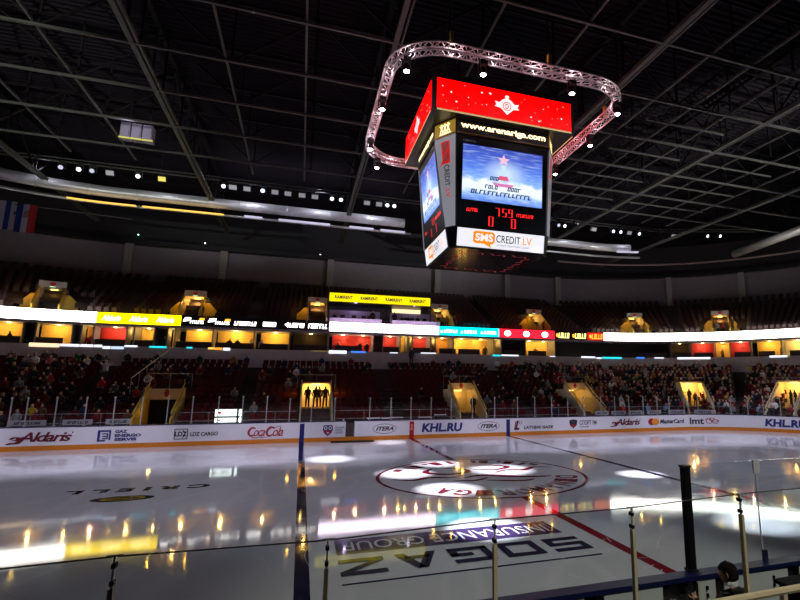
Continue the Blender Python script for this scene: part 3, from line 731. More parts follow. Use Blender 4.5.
# ================================================================== UPPER STAND
NU = 13
def up_d(j): return .8 + RD * j
def up_z(j): return 9.72 + .42 * j
EX = [-28.5, -18.05, -6.56, 6.75, 18.55, 30.8, 39.5]
UA, UB = -40.0, 54.0
mb = MB()
for j in range(NU):
    segs = gaps(UA, UB, EX, 2.0 if j < 3 else .95) if j < 4 else [(UA, UB)]
    z = up_z(j); d0 = up_d(j)
    for a, b in segs: mb.sweep([(d0, z - .43 if j else 8.9), (d0, z), (d0 + RD, z)], a, b, path)
for h in EX: mb.sweep([(.35, 9.7), (4.3, 9.7)], h - .9, h + .9, path)
mb.sweep([(.3, 8.9), (.3, 9.7), (.8, 9.7)], UA, UB, path)
struct(mb, 'stand_terrace_upper', M_step)
rest = MB()
for j in range(NU):
    s = -38.5
    while s < 52:
        skip = (j < 5 and any(abs(s - h) < (2.35 if j < 4 else 1.35) for h in EX)) or any(abs(s - h) < .5 for h in (-23.3, -12.3, .1, 12.6, 24.7, 35)) or (j < 4 and -5.6 < s < 6.0)
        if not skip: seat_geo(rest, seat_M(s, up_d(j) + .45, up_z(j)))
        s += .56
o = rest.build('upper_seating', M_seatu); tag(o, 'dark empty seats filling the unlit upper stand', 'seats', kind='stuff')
EN = ['at the far left, dark mouth with its left wall lit', 'glowing yellow, second from the left', 'with red side posts, left of the yellow press box sign', 'at the right end of the press box', 'with two slanting lit walls, right of the scoreboard', 'glowing, second from the right', 'with lit figures in it, furthest to the right']
for k, s in enumerate(EX):
    x, y = path(s, 3.5); t = empty('upper_exit', (x, y, 9.7), 'upper stand exit portal ' + EN[k], 'exit portal', 'upper stand exits', ang(s))
    W_ = .85
    for sg in (-1, 1):
        q = MB(); X0, X1 = sg * W_, sg * (W_ + .1); pf = [(-2.6, 0), (-2.6, .75), (-.1, 2.6), (.05, 2.6), (.05, 0)]
        q.add([(X0, p, z) for p, z in pf] + [(X1, p, z) for p, z in pf], [(0, 1, 2, 3, 4), (9, 8, 7, 6, 5)] + [(i, 5 + i, 5 + (i + 1) % 5, (i + 1) % 5) for i in range(5)]); q.build('side_wall', M_yrail if k != 2 else M_cream, t)
    for sg in (-1, 1):
        if (k, sg) in ((2, 1), (3, -1)): continue
        q = MB(); q.add([(sg * x, y, z) for y in (-.22, -.12) for x, z in ((.95, 0), (2.0, 0), (2.0, 1.15), (1.35, 1.9), (.95, 1.9))], [(0, 1, 2, 3, 4), (9, 8, 7, 6, 5)] + [(i, 5 + i, 5 + (i + 1) % 5, (i + 1) % 5) for i in range(5)]); q.build('wing_wall', M_yrail, t)
    q = MB(); q.span((-2.0, -2.9, -.8), (2.0, -.1, .0)); q.build('landing', M_step, t)
    q = MB(); q.span((-W_ - .12, -.1, 2.55), (W_ + .12, .06, 3.1)); q.build('lintel', M_wallg, t)
    f = Flat(); f.disc(.5, .55, .13, .30, 20, 0); f.rect(.38, .02, .62, .13, 1); f.put('section_sign', [M_lred, glow('exit_glow', (.6, 1, .6) if k == 0 else (1, .9, .7), 1.2)], lambda u, v: (-W_ + 2 * W_ * u, -.115, 2.55 + .55 * v), t)
    q = MB(); q.span((-W_ - .1, .06, 0), (-W_, 2.6, 2.6)); q.span((W_, .06, 0), (W_ + .1, 2.6, 2.6)); q.span((-W_, 2.5, 0), (W_, 2.6, 2.6)); q.span((-W_, .06, 2.56), (W_, 2.6, 2.62)); q.build('passage', M_tun if k else M_wallg, t)
    q = MB(); q.box((0, 1.2, 2.5), (.5, .2, .06)); q.build('passage_lamp', glow('lamp_warm', warm, 6), t)
    for sg in (-1, 1):
        if k == 2:
            q = MB(); q.span((sg * .83 - .12, -.06, 0), (sg * .83 + .12, .05, 2.55)); q.build('door_post', mat('exit_post_red', (.45, .03, .02), .5), t)
    lx, ly = path(s, 4.7); point('exit_glow', (lx, ly, 11.8), [5, 60, 60, 40, 36, 40, 36][k], warm)
    for sg in (-1, 1):
        if (k, sg) in ((2, 1), (3, -1), (0, 1)): continue
        lx, ly = path(s + sg * 1.45, 2.55); point('exit_glow', (lx, ly, 11.75), 20, (1, .52, .06), .06)  # lampless point added to brighten the wing wall
        q = MB(); q.box((sg * 1.05, -.3, 2.35), (.22, .3, .1)); q.build('wing_fill_box', M_dark, t)  # dark box added only as a mount for the wing fill

# press box ------------------------------------------------------------------
PB = empty('press_box', (.0, 31.5, 9.7), 'open press box with lilac desk fronts below a yellow advert sign', 'press box')
q = MB(); q.sweep([(.7, 9.7), (.7, 9.74), (4.2, 9.74), (4.2, 9.7)], -5.55, 6.0, path, closed=True); under(PB, q.build('box_deck', M_concd))
q = MB(); q.sweep([(1.0, 12.08), (1.0, 12.2), (4.0, 12.2), (4.0, 12.08)], -5.5, 5.15, path, closed=True); under(PB, q.build('roof_slab', M_dark))
q = MB(); q.sweep([(3.9, 9.7), (3.9, 12.1), (4.0, 12.1), (4.0, 9.7)], -5.5, 6.0, path, closed=True); under(PB, q.build('rear_wall', M_concd))
M_lil = mat('press_panel_lilac', (.50, .42, .60), .6)
for a, b in ((-5.35, -.15), (.95, 6.1)):
    q = MB(); q.sweep([(.9, 9.74), (.9, 10.35), (1.0, 10.35), (1.0, 9.74)], a, b, path, closed=True); under(PB, q.build('desk_front', M_lil))
    q = MB(); q.sweep([(.85, 10.35), (.85, 10.42), (1.7, 10.42), (1.7, 10.35)], a, b, path, closed=True); under(PB, q.build('desk_top', M_lil))
    q = MB(); q.sweep([(2.3, 9.74), (2.3, 11.4), (2.4, 11.4), (2.4, 9.74)], a, b, path, closed=True); under(PB, q.build('back_panel', M_lil))
q = MB(); q.sweep([(3.85, 11.5), (3.85, 12.05), (3.89, 12.05), (3.89, 11.5)], 1.4, 4.6, path, closed=True); under(PB, q.build('lit_rear_window', glow('press_window_glow', (1, .72, .35), 1.6)))
for x in (-5.5, .3, 5.1):
    q = MB(); q.bar((x, 31.05, 9.7), (x, 31.05, 12.1), .1); under(PB, q.build('roof_post', M_dark))
point('press_light', (-2.8, 31.6, 11.9), 22, (.72, .55, 1.0)); point('press_light', (3.4, 31.5, 11.9), 12, (.85, .65, .9))
YS = empty('advert_sign', (-.2, 30.95, 12.08), 'long yellow sign with repeated blue lettering on the press box roof', 'sign')
q = MB(); q.span((-5.5, 30.88, 12.12), (5.0, 30.98, 12.98)); under(YS, q.build('sign_panel', glow('sign_yellow', (1, .80, .0), 1.15)))
f = Flat()
for j in range(4): f.text('RAMIRENT', .05 + .245 * j, .3, .22 + .245 * j, .72, .035)
under(YS, f.put('sign_lettering', mat('sign_blue_letters', (.03, .05, .2), .5), lambda u, v: (-5.5 + 10.5 * u, 30.865, 12.12 + .86 * v)))
M_mon = mat('monitor_black', (.012, .012, .016), .3)
for j, x in enumerate((-4.1, -2.95, -1.95, -1.35, 2.5, 3.15, 3.75, 4.5)):
    t = empty('desk_monitor', (x, 31.35, 10.42), f'small dark monitor on the press box desk, {ORD[j]} from the left', 'monitor', 'press box monitors')
    q = MB(); q.box((x, 31.35, 10.435), (.2, .16, .02)); q.box((x, 31.37, 10.5), (.05, .04, .12)); under(t, q.build('stand', M_mon))
    q = MB(); q.box((x, 31.33, 10.66), (.46, .04, .28)); under(t, q.build('screen', M_mon))

# back wall, columns ------------------------------------------------------------
mb = MB(); mb.sweep([(12.6, 14.6), (12.6, 19.4)], UA, UB, path); struct(mb, 'wall_back', M_wallg)
mb = MB(); mb.sweep([(12.4, 19.4), (12.4, 23.6), (12.7, 23.6)], UA, UB, path); struct(mb, 'wall_back_upper', mat('wall_black', (.03, .028, .034), .9, noise=.2))
mb = MB(); mb.sweep([(11.6, 19.0), (11.6, 19.45), (12.6, 19.45), (12.6, 19.0)], UA, UB, path, closed=True); struct(mb, 'trim_wall_beam', M_dark)
for s in (-35, -25.3, -17.1, -5.1, 8.6, 18.6, 25.2, 35.5, 41.5):
    x, y = path(s, 12.1); q = MB(); q.box((0, 0, 0), (.75, .7, 4.6)); q.box((0, 0, -2.2), (.95, .9, .3)); o = q.build('column', mat('column_grey', (.40, .38, .40), .85, noise=.15), loc=(x, y, 17.0)); o.rotation_euler.z = ang(s); o['kind'] = 'structure'

# ================================================================== ROOF
RZ = 20.0; DK = 23.6
mb = MB()
ny = 420                                              # corrugated deck: ribs run along the hall
ys = [-34 + 82 * k / ny for k in range(ny + 1)]; pr = []
for k, y in enumerate(ys): pr += [(y, DK + (.0 if k % 2 else .12)), (y + .09, DK + (.0 if k % 2 else .12))]
mb.v = [(-52, y, z) for y, z in pr] + [(66, y, z) for y, z in pr]; n = len(pr)
for k in range(n - 1): mb.f.append((k, k + 1, n + k + 1, n + k)); mb.m.append(0)
struct(mb, 'ceiling', M_deck)
def truss(t, A, B, ztop, zbot, bay, cw, ww, pts=None, m=None):
    A, B = Vector(A), Vector(B); L = (B - A).length; n = max(2, round(L / bay)); m = m or M_chord
    for nm, z, wd in (('bottom_chord', zbot, cw), ('top_chord', ztop, cw)):
        q = MB(); q.bar((A.x, A.y, z), (B.x, B.y, z), wd, wd * .9); under(t, q.build(nm, m if nm == 'bottom_chord' else M_web))
    q = MB()
    for k in range(n):
        p = A + (B - A) * (k / n); r = A + (B - A) * ((k + 1) / n)
        q.bar((p.x, p.y, zbot), (p.x, p.y, ztop), ww)
        a, b = (zbot, ztop) if k % 2 else (ztop, zbot)
        q.bar((p.x, p.y, a), (r.x, r.y, b), ww)
    under(t, q.build('web_lattice', M_web))
XM = [-28.3, -16.35, -4.4, 7.7, 18.6, 30.5]
for k, x in enumerate(XM):
    t = empty('roof_truss', (x, 4, RZ), f'deep grey roof truss crossing the hall, {ORD[k]} of the heavy ones from the left', 'roof truss', 'main roof trusses')
    truss(t, (x, -22), (x, 37), DK - .25, RZ, 4.2, .24, .13)
    q = MB(); q.bar((x + .27, -22, RZ), (x + .27, 37, RZ), .09, .18); under(t, q.build('chord_flange', M_chord))
YM = [-12.6, -8.4, -4.2, 0.0, 4.15, 8.35, 12.6, 16.85]
for k, y in enumerate(YM):
    t = empty('roof_truss', (0, y, RZ), f'slender roof truss running along the hall, {ORD[len(YM) - 1 - k]} from the far lighting rail', 'roof truss', 'long roof trusses')
    truss(t, (-40, y), (44, y), DK - .35, RZ - .06, 4.0, .13, .09)
XB = [-24.25, -20.25, -12.3, -8.45, -.35, 3.7, 10.6, 13.25, 15.9, 21.3, 24.2, 27.2]
for k, x in enumerate(XB):
    q = MB(); q.bar((x, -20, RZ + .12), (x, 19.5, RZ + .12), .10, .12); o = q.build('roof_brace', M_chord)
    tag(o, f'thin straight steel brace under the roof, running to the far stand, {ORD[k]} from the left', 'roof brace', 'roof braces')
# staggered ties of the right roof bay
for k, (xa, xb, y) in enumerate(((18.7, 26.3, 6.2), (18.7, 27, 10.5), (18.7, 27.5, 14.7), (11.5, 17.5, 2.1), (11.5, 17.5, 6.2), (11.5, 17.5, 10.5), (11.5, 17.5, 14.7))):
    q = MB(); q.bar((xa, y, RZ + .05), (xb, y, RZ + .05), .10, .10); o = q.build('roof_tie', M_chord)
    tag(o, f'short pale steel tie under the right part of the roof, {ORD[k]} of the short ones', 'roof tie', 'roof ties')
# catwalk seen under the deck
t = empty('catwalk', (-9, -1.6, 22), 'dark catwalk with railing up in the roof, left of the lighting truss ring', 'catwalk')
q = MB(); q.span((-15, -2.1, 21.4), (-4.6, -1.0, 21.5)); under(t, q.build('walkway', M_web))
for y in (-2.1, -1.0):
    q = MB(); q.bar((-15, y, 22.5), (-4.6, y, 22.5), .06); q.bar((-15, y, 22.0), (-4.6, y, 22.0), .04)
    for j in range(14): x = -15 + .8 * j; q.bar((x, y, 21.5), (x, y, 22.5), .045)
    under(t, q.build('railing', M_web))
# speaker cluster with a lit lower edge
t = empty('speaker_cluster', (-18.8, 14.6, 20), 'hanging grey speaker cluster under the left roof with yellow-lit lower edges', 'loudspeaker')
for j in range(3):
    q = MB(); x = -19.45 + .62 * j; q.box((x, 14.6, 20.0), (.55, .7, 1.0)); q.box((x, 14.22, 20.0), (.45, .05, .85)); under(t, q.build('speaker_box', mat('speaker_grey', (.30, .27, .34), .6)))
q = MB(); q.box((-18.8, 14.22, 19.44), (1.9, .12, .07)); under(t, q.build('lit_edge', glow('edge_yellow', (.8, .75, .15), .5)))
for x in (-19.4, -18.2): q = MB(); q.bar((x, 14.6, 20.5), (x, 14.6, 23.4), .04); under(t, q.build('hanger', M_web))

# ducts ------------------------------------------------------------------------
M_duct = mat('galvanised_duct', (.62, .62, .64), .38, .35, noise=.12, nscale=2)
def duct(name, label, s0, s1, d, z, r, m, cat='duct'):
    pts = []; s = s0
    while s < s1: pts.append((*path(s, d), z)); s += 1.0
    pts.append((*path(s1, d), z)); q = MB(); q.tube(pts, r, 12)
    for k in range(0, len(pts) - 1, 4):
        p = Vector(pts[k]); e = Vector(pts[k + 1]); q.tube([p, p + (e - p).normalized() * .09], r * 1.05, 12)
    o = q.build(name, m, smooth=True); return tag(o, label, cat)
duct('air_duct', 'thick silver air duct along the left half of the far wall, below the lamp rail', -38, 1.2, -3.0, 19.85, .46, M_duct)
duct('air_duct', 'thick silver air duct along the far wall right of the scoreboard', 9.5, 28.5, -3.0, 19.5, .44, M_duct)
q = MB(); DP = [(41.5, 24.6, 19.6), (40.7, 19.5, 19.6), (39.9, 14.5, 19.6), (38.6, 6, 19.6)]; q.tube(DP, .46, 12)
o = q.build('air_duct', M_duct, smooth=True); tag(o, 'thick silver air duct along the right end of the bowl', 'duct')
duct('cable_pipe', 'long thin pipe below the thick duct along the left far wall', -38, 2.0, -2.5, 18.95, .12, M_alu, 'pipe')
duct('cable_pipe', 'thin pipe below the duct right of the scoreboard', 9.5, 30, -2.5, 18.55, .12, M_alu, 'pipe')
duct('curved_cable_rail', 'thin pinkish rail curving along the right end of the bowl', 21, 54, 1.5, 18.6, .11, mat('rail_pinkish', (.45, .30, .32), .5, .3), 'rail')
for k, (a, b, c) in enumerate(((-27.5, -22.0, 'y'), (-21.5, -15.2, 'y'), (-10.6, -6.0, 'w'), (-8.6 + 4.4, -1.9, 'w'), (-1.2, 1.2, 'w'), (-13.5, -12.0, 'w'), (26.5, 29.5, 'w'))):
    q = MB(); z = 18.72 if a < 10 else 18.9
    hh = .07 if c == 'y' else .15; q.sweep([(-3.5, z), (-3.5, z + hh), (-3.2, z + hh), (-3.2, z)], a, b, path, 1.0, closed=True)
    o = q.build('strip_light', glow('strip_yellow', (.8, .66, .28), .15) if c == 'y' else glow('strip_cool', (.8, .75, 1), .55))
    tag(o, ['long yellowish strip light under the duct at the far left', 'long yellowish strip light under the duct, second from the left', 'cool white strip light under the duct, left of centre', 'cool white strip light under the duct, near the scoreboard', 'cool white strip light under the duct, hard by the scoreboard', 'short dim strip light under the duct, next to the yellowish ones', 'strip light under the duct right of the scoreboard'][k], 'strip light', 'strip lights under the duct')

# lamp rail ---------------------------------------------------------------------
t = empty('lamp_rail', (0, 24, 20.85), 'long dark lighting rail with lamps in front of the far duct', 'lighting rail')
for nm, dz, dy in (('rail_tube', .0, 0), ('rail_tube', .28, 0), ('rail_tube', .14, .28)):
    pts = [(-36, 24 + dy, 20.95 + dz), (22, 24 + dy, 20.95 + dz), (30, 23.6 + dy, 20.95 + dz), (40, 20 + dy, 20.95 + dz)]
    q = MB(); q.tube(pts, .05, 6); under(t, q.build(nm, M_chord))
q = MB()
for j in range(145): x = -36 + .4 * j; q.bar((x, 24, 20.95), (x + .4, 24, 21.23) if j % 2 else (x + .4, 24.28, 21.09), .03)
under(t, q.build('rail_lattice', M_web))
for j in range(9):
    x = -33 + 6.6 * j; q = MB(); q.bar((x, 24.1, 21.1), (x, 24.1, 23.5), .05); under(t, q.build('rail_hanger', M_web))
M_lens = glow('lens_cool', (.75, .8, 1.0), 2.6); M_lensd = glow('lens_dim', (.6, .62, .8), .9); M_floodg = glow('flood_dim', (.8, .8, .85), .26); M_floody = glow('flood_yellow', (.9, .75, .15), .9)
LAMPS = [(-26.48, 'r'), (-25.3, 'R'), (-24.43, 'r'), (-23.25, 's'), (-21.28, 'R'), (-19.6, 'y'), (-14.99, 'R'), (-14.3, 's'), (-13.16, 's'), (-11.89, 'R'), (-10.9, 's'), (-9.83, 's'), (-8.64, 's'), (-7.54, 's'), (-6.06, 'R'), (-5.27, 'R'), (-2.91, 's'), (-1.79, 's'), (-1.03, 'R'), (-.38, 'R'),
         (17.05, 'r'), (17.76, 'R'), (21.4, 's'), (23.72, 'R'), (24.63, 'R'), (25.78, 's'), (26.98, 'R'), (31.2, 's'), (34.75, 'R'), (36.08, 'R')]
nr = ns = 0
for x, c in LAMPS:
    y = 24 if x < 22 else (24 - .05 * (x - 22) if x < 30 else 23.6 - .36 * (x - 30)); z = 20.5
    if c in 'rR':
        t = empty('moving_head_lamp', (x, y, z), f'round stage lamp on the far lighting rail, {ORD[nr]} round one from the left', 'stage lamp', 'round stage lamps'); nr += 1
        q = MB(); q.box((x, y, z + .38), (.34, .3, .12)); q.box((x - .24, y, z + .12), (.05, .14, .5)); q.box((x + .24, y, z + .12), (.05, .14, .5)); under(t, q.build('yoke', M_dark))
        Mh = Matrix.Rotation(math.radians(-62), 3, 'X'); q = MB(); q.lathe([(0, .24), (.12, .22), (.19, .05), (.21, -.2), (.17, -.22)], 14, (x, y, z), Mh); under(t, q.build('lamp_head', M_dark, smooth=True))
        q = MB(); q.lathe([(0, -.215), (.17, -.215)], 14, (x, y, z), Mh); under(t, q.build('lens', M_lens if c == 'R' else M_lensd))
    else:
        t = empty('flood_lamp', (x, y, z), f'square flood lamp on the far lighting rail, {ORD[ns]} square one from the left', 'stage lamp', 'square flood lamps'); ns += 1
        Mh = Matrix.Rotation(math.radians(35), 3, 'X'); q = MB(); q.box((x, y, z), (.62, .22, .46), M=Mh); under(t, q.build('housing', M_dark))
        q = MB(); q.box(Vector((x, y, z)) + Mh @ Vector((0, -.12, 0)), (.54, .02, .38), M=Mh); under(t, q.build('lamp_glass', M_floody if c == 'y' else M_floodg))
        q = MB(); q.box((x, y, z + .36), (.1, .08, .4)); under(t, q.build('bracket', M_dark))

# small pilot lights on the dark wall, flags ----------------------------------------
for k, (x, y, z, c) in enumerate(((-25.9, 41.8, 20.1, (.4, 1, .75)), (-19.2, 41.8, 19.75, (1, 1, 1)), (-6.4, 41.8, 19.5, (1, .9, .9)), (23.8, 41.8, 19.1, (.9, 1, .9)))):
    q = MB(); q.lathe([(0, -.07), (.06, -.04), (.07, .0), (.06, .04), (0, .07)], 8, (x, y, z)); o = q.build('pilot_lamp', glow(f'pilot_{["a","b","c","d"][k]}', c, 5)); tag(o, ['tiny greenish lamp high on the dark far wall at left', 'tiny white lamp high on the far wall, second from the left', 'tiny pinkish lamp on the far wall left of the scoreboard', 'tiny pale lamp on the far wall right of the scoreboard'][k], 'lamp')
FW_ = mat('flag_white', (.62, .62, .66), .8); FB_ = mat('flag_blue', (.03, .06, .32), .8); FR_ = mat('flag_red', (.55, .03, .02), .8)
t = empty('flag_rail', (-29, 25.9, 17.9), 'thin rail high at the far left carrying the hanging flags', 'rail'); q = MB(); q.tube([(-36, 25.95, 17.95), (-22, 25.95, 17.35)], .05, 5); under(t, q.build('rail_tube', M_chord))
for k, (x0, x1) in enumerate(((-32.4, -29.76), (-29.70, -28.4))):
    f2 = Flat()
    if k:
        for a in range(4):
            for b in range(4):
                if (a + b) % 2 == 0: f2.rect(.40 + .06 * a, .52 + .06 * b, .46 + .06 * a, .58 + .06 * b, 0)
    zt = 17.85 - .05 * (x0 + 31.9); yy = 25.9 - .05 * k
    def fl(off):
        return lambda u, v: (x0 + u * (x1 - x0), yy - off + .05 * sin(u * 7 + k), zt - 2.3 + 2.3 * v)
    # subdivided cloth so that it hangs in folds
    g = MB(); nu = 16
    cols = [FW_, FB_, FR_]
    for a in range(nu):
        u0_, u1_ = a / nu, (a + 1) / nu; mi = 0 if k == 0 else (1 if u1_ <= .34 else (0 if u1_ <= .68 else 2))
        if k == 0 and .74 <= u0_ + .01 and u1_ <= .93: mi = 1
        P = [fl(0)(u, v) for u, v in ((u0_, 0), (u1_, 0), (u1_, 1), (u0_, 1))]; Q = [fl(-.015)(u, v) for u, v in ((u0_, 0), (u1_, 0), (u1_, 1), (u0_, 1))]
        g.add(P + Q, [(0, 1, 2, 3), (7, 6, 5, 4), (0, 4, 5, 1), (3, 2, 6, 7)], mi)
    o = g.build('hanging_flag', cols); tag(o, ['white flag with a blue cross hanging from the thin rail', 'blue white and red striped flag with a checker shield'][k], 'flag', 'hanging flags')
    if k == 0:
        q = Flat(); q.rect(0, .55, 1, .66); q.put('cross_bar', FB_, fl(.012), o)
    else: f2.put('checker_shield', FR_, fl(.012), o)
# ================================================================== LIGHTING TRUSS RING
RGZ = 16.3
def ring_pt(t, inset=0.0, hx=5.28, hy=5.4, R=2.2, cx=.0, cy=0.0):
    """t in 0..1 round the rounded rectangle, starting at the near left corner and running along the near side"""
    hx -= inset; hy -= inset; R = max(.3, R - inset); sx, sy = 2 * (hx - R), 2 * (hy - R); c = PI * R / 2
    L = 2 * sx + 2 * sy + 4 * c; q = (t % 1.0) * L
    segs = [(sx, (-hx + R, -hy), (1, 0)), (c, (hx - R, -hy + R), -PI / 2), (sy, (hx, -hy + R), (0, 1)), (c, (hx - R, hy - R), 0), (sx, (hx - R, hy), (-1, 0)), (c, (-hx + R, hy - R), PI / 2), (sy, (-hx, hy - R), (0, -1)), (c, (-hx + R, -hy + R), PI)]
    for ln, p, a in segs:
        if q <= ln:
            if isinstance(a, tuple): return (cx + p[0] + a[0] * q, cy + p[1] + a[1] * q)
            t_ = a + q / R; return (cx + p[0] + R * cos(t_), cy + p[1] + R * sin(t_))
        q -= ln
    return (cx - hx + R, cy - hy)
t = empty('lighting_truss', (.1, 0, RGZ), 'rounded square aluminium lighting truss hung round the scoreboard', 'truss')
M_tr = mat('truss_aluminium', (.75, .70, .72), .4, .1)
NP = 110
for nm, ins, dz in (('outer_tube', 0, .17), ('outer_tube', 0, -.17), ('inner_tube', .34, .17), ('inner_tube', .34, -.17)):
    q = MB(); q.tube([(*ring_pt(k / NP, ins), RGZ + dz) for k in range(NP)], .032, 6, closed=True); under(t, q.build(nm, M_tr))
for nm, i0, i1, z0, z1 in (('outer_lattice', 0, 0, -.17, .17), ('inner_lattice', .34, .34, -.17, .17), ('top_lattice', 0, .34, .17, .17), ('bottom_lattice', 0, .34, -.17, -.17)):
    q = MB(); n = 84
    for k in range(n):
        a = (*ring_pt(k / n, i0), RGZ + z0); b = (*ring_pt((k + .5) / n, i1), RGZ + z1); c = (*ring_pt((k + 1) / n, i0), RGZ + z0)
        q.bar(a, b, .024); q.bar(b, c, .024)
    under(t, q.build(nm, M_tr))
def ring_near(x, y):
    return min((k / 800 for k in range(800)), key=lambda v: (ring_pt(v, .22)[0] - x) ** 2 + (ring_pt(v, .22)[1] - y) ** 2)
M_lens_hot = glow('lens_hot', (1, .95, 1), 22)
RL_ = [((-4.68, -4.44), 'at the near left corner'), ((-1.84, -5.31), 'on the near side, left one of two'), ((1.94, -5.31), 'on the near side, right one of two'), ((4.7, -4.55), 'at the near right corner'), ((5.53, -1.53), 'on the right side, towards the near corner'), ((5.51, 2.13), 'on the right side, half behind the scoreboard'),
       ((-5.39, -1.43), 'on the left side, nearer one'), ((-5.3, 2.51), 'on the left side, farther one'), ((-4.65, 4.9), 'at the far left corner')]
HEAD = []
for k, ((x, y), wh) in enumerate(RL_):
    x, y = ring_pt(ring_near(x, y), .17); z = RGZ - .62
    t = empty('moving_head_lamp', (x, y, z), f'bright spot lamp under the truss ring {wh}', 'stage lamp', 'truss ring spot lamps')
    q = MB(); q.box((x, y, RGZ - .30), (.28, .28, .16)); q.box((x - .17, y, z + .12), (.04, .12, .36)); q.box((x + .17, y, z + .12), (.04, .12, .36)); under(t, q.build('yoke', M_dark))
    q = MB(); q.lathe([(0, .18), (.10, .16), (.125, 0), (.13, -.14)], 14, (x, y, z)); under(t, q.build('lamp_head', M_dark, smooth=True))
    q = MB(); q.lathe([(.0, -.19), (.08, -.18), (.11, -.14)], 14, (x, y, z)); under(t, q.build('lens', M_lens_hot))
    HEAD.append((x, y, z - .26))
for k, (x, y, wh) in enumerate(((-3.1, -5.2, 'left one of the near side'), (1.0, -5.2, 'right one of the near side'), (5.3, -2.6, 'on the right side'), (-5.1, 0, 'on the left side'))):
    t = empty('chain_hoist', (x, y, RGZ + .25), f'small yellowish chain hoist on the truss ring, {wh}', 'hoist', 'truss ring hoists')
    q = MB(); q.box((x, y, RGZ + .52), (.14, .14, .5)); under(t, q.build('hoist_body', mat('hoist_yellow', (.55, .38, .08), .5)))
    q = MB(); q.bar((x, y, RGZ + .7), (x, y, DK - .3), .02); under(t, q.build('hoist_chain', M_dark))

# ================================================================== SCOREBOARD
SBC = (.06, 0.0)
SB = empty('scoreboard', (SBC[0], 0, 9.5), 'big four-sided video scoreboard hanging over the centre of the ice', 'scoreboard')
def addp(o): o.parent = SB; return o                 # geometry below is relative to (x, y, z=9.5)
def oct_(hx, hy, fx, fy):
    """eight plan points: front pair, right pair, back pair, left pair"""
    return [(-fx, -hy), (fx, -hy), (hx, -fy), (hx, fy), (fx, hy), (-fx, hy), (-hx, fy), (-hx, -fy)]
def loft(rings, name, m, cap=True):
    q = MB(); n = 8
    for P, z in rings: q.v += [(x, y, z) for x, y in P]
    for i in range(len(rings) - 1):
        for k in range(n):
            l = (k + 1) % n; q.f.append((i * n + k, i * n + l, (i + 1) * n + l, (i + 1) * n + k)); q.m.append(0)
    if cap: q.f.append(tuple(range(n - 1, -1, -1))); q.m.append(0); q.f.append(tuple((len(rings) - 1) * n + k for k in range(n))); q.m.append(0)
    return addp(q.build(name, m))
M_sbk = mat('scoreboard_black', (.012, .012, .016), .35)
M_sbb = mat('scoreboard_under', (.02, .016, .02), .12)
B0 = oct_(2.27, 2.22, 2.0, 1.95); B1 = oct_(2.40, 2.36, 2.05, 1.95); B2 = oct_(2.86, 2.62, 2.14, 1.55)
ZB0, ZB1, ZB2, ZB3 = .06, .90, 4.90, 5.62
loft([(B0, ZB0), (B1, ZB1), (B2, ZB2)], 'body', M_sbk)
loft([(oct_(2.2, 2.15, 1.94, 1.9), .02), (oct_(2.2, 2.15, 1.94, 1.9), ZB0)], 'underside', M_sbb)
loft([(oct_(2.90, 2.66, 2.17, 1.57), ZB2), (oct_(2.90, 2.66, 2.17, 1.57), ZB3)], 'header', M_sbk)
for z in (ZB2 + .0, ZB3 - .03): loft([(oct_(2.93, 2.70, 2.2, 1.59), z), (oct_(2.93, 2.70, 2.2, 1.59), z + .05)], 'header_trim', mat('trim_bronze', (.30, .20, .07), .4, .6))
loft([(oct_(2.3, 2.2, 2.0, 1.7), ZB3), (oct_(2.3, 2.2, 2.0, 1.7), 5.8)], 'neck', M_sbk)
# upper banner box
ZU0, ZU1 = 5.62, 7.12
q = MB(); q.span((-3.32, -2.98, ZU0), (3.32, 2.98, ZU1)); addp(q.build('upper_box', M_sbk))
q = MB(); q.span((-3.0, -2.6, ZU1), (3.0, 2.6, ZU1 + .5)); addp(q.build('hanging_frame', M_web))
for sx_ in (-2.6, 2.6):
    for sy_ in (-2.2, 2.2): q = MB(); q.bar((sx_, sy_, ZU1 + .4), (sx_ * .9, sy_, DK - 9.6), .05); addp(q.build('suspension_cable', M_dark))
led_red = glow('banner_red', (1, .0, .0), 3.0); led_sp = glow('banner_speck', (1, .80, .80), 1.25)
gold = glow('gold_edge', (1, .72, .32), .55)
FACE = {0: 0.0, 1: PI / 2, 2: PI, 3: -PI / 2}
def face_fn(kind, k, u0, u1, z0, z1, off):
    """map onto side k (0 near, 1 right, 2 far, 3 left); u along the face in metres from its middle, seen from outside"""
    def fn(u, v):
        x = u0 + u * (u1 - u0); z = z0 + v * (z1 - z0)
        if kind == 'box': dist = (2.98, 3.32, 2.98, 3.32)[k]
        elif kind == 'head': dist = (2.66, 2.90, 2.66, 2.90)[k]
        else:
            b, m_, tp = ((2.22, 2.36, 2.62), (2.27, 2.40, 2.86), (2.22, 2.36, 2.62), (2.27, 2.40, 2.86))[k]
            dist = b + (m_ - b) * (z - ZB0) / (ZB1 - ZB0) if z < ZB1 else m_ + (tp - m_) * (z - ZB1) / (ZB2 - ZB1)
        c_, s_ = cos(FACE[k]), sin(FACE[k]); y = -(dist + off)
        return (x * c_ - y * s_, x * s_ + y * c_, z)
    return fn
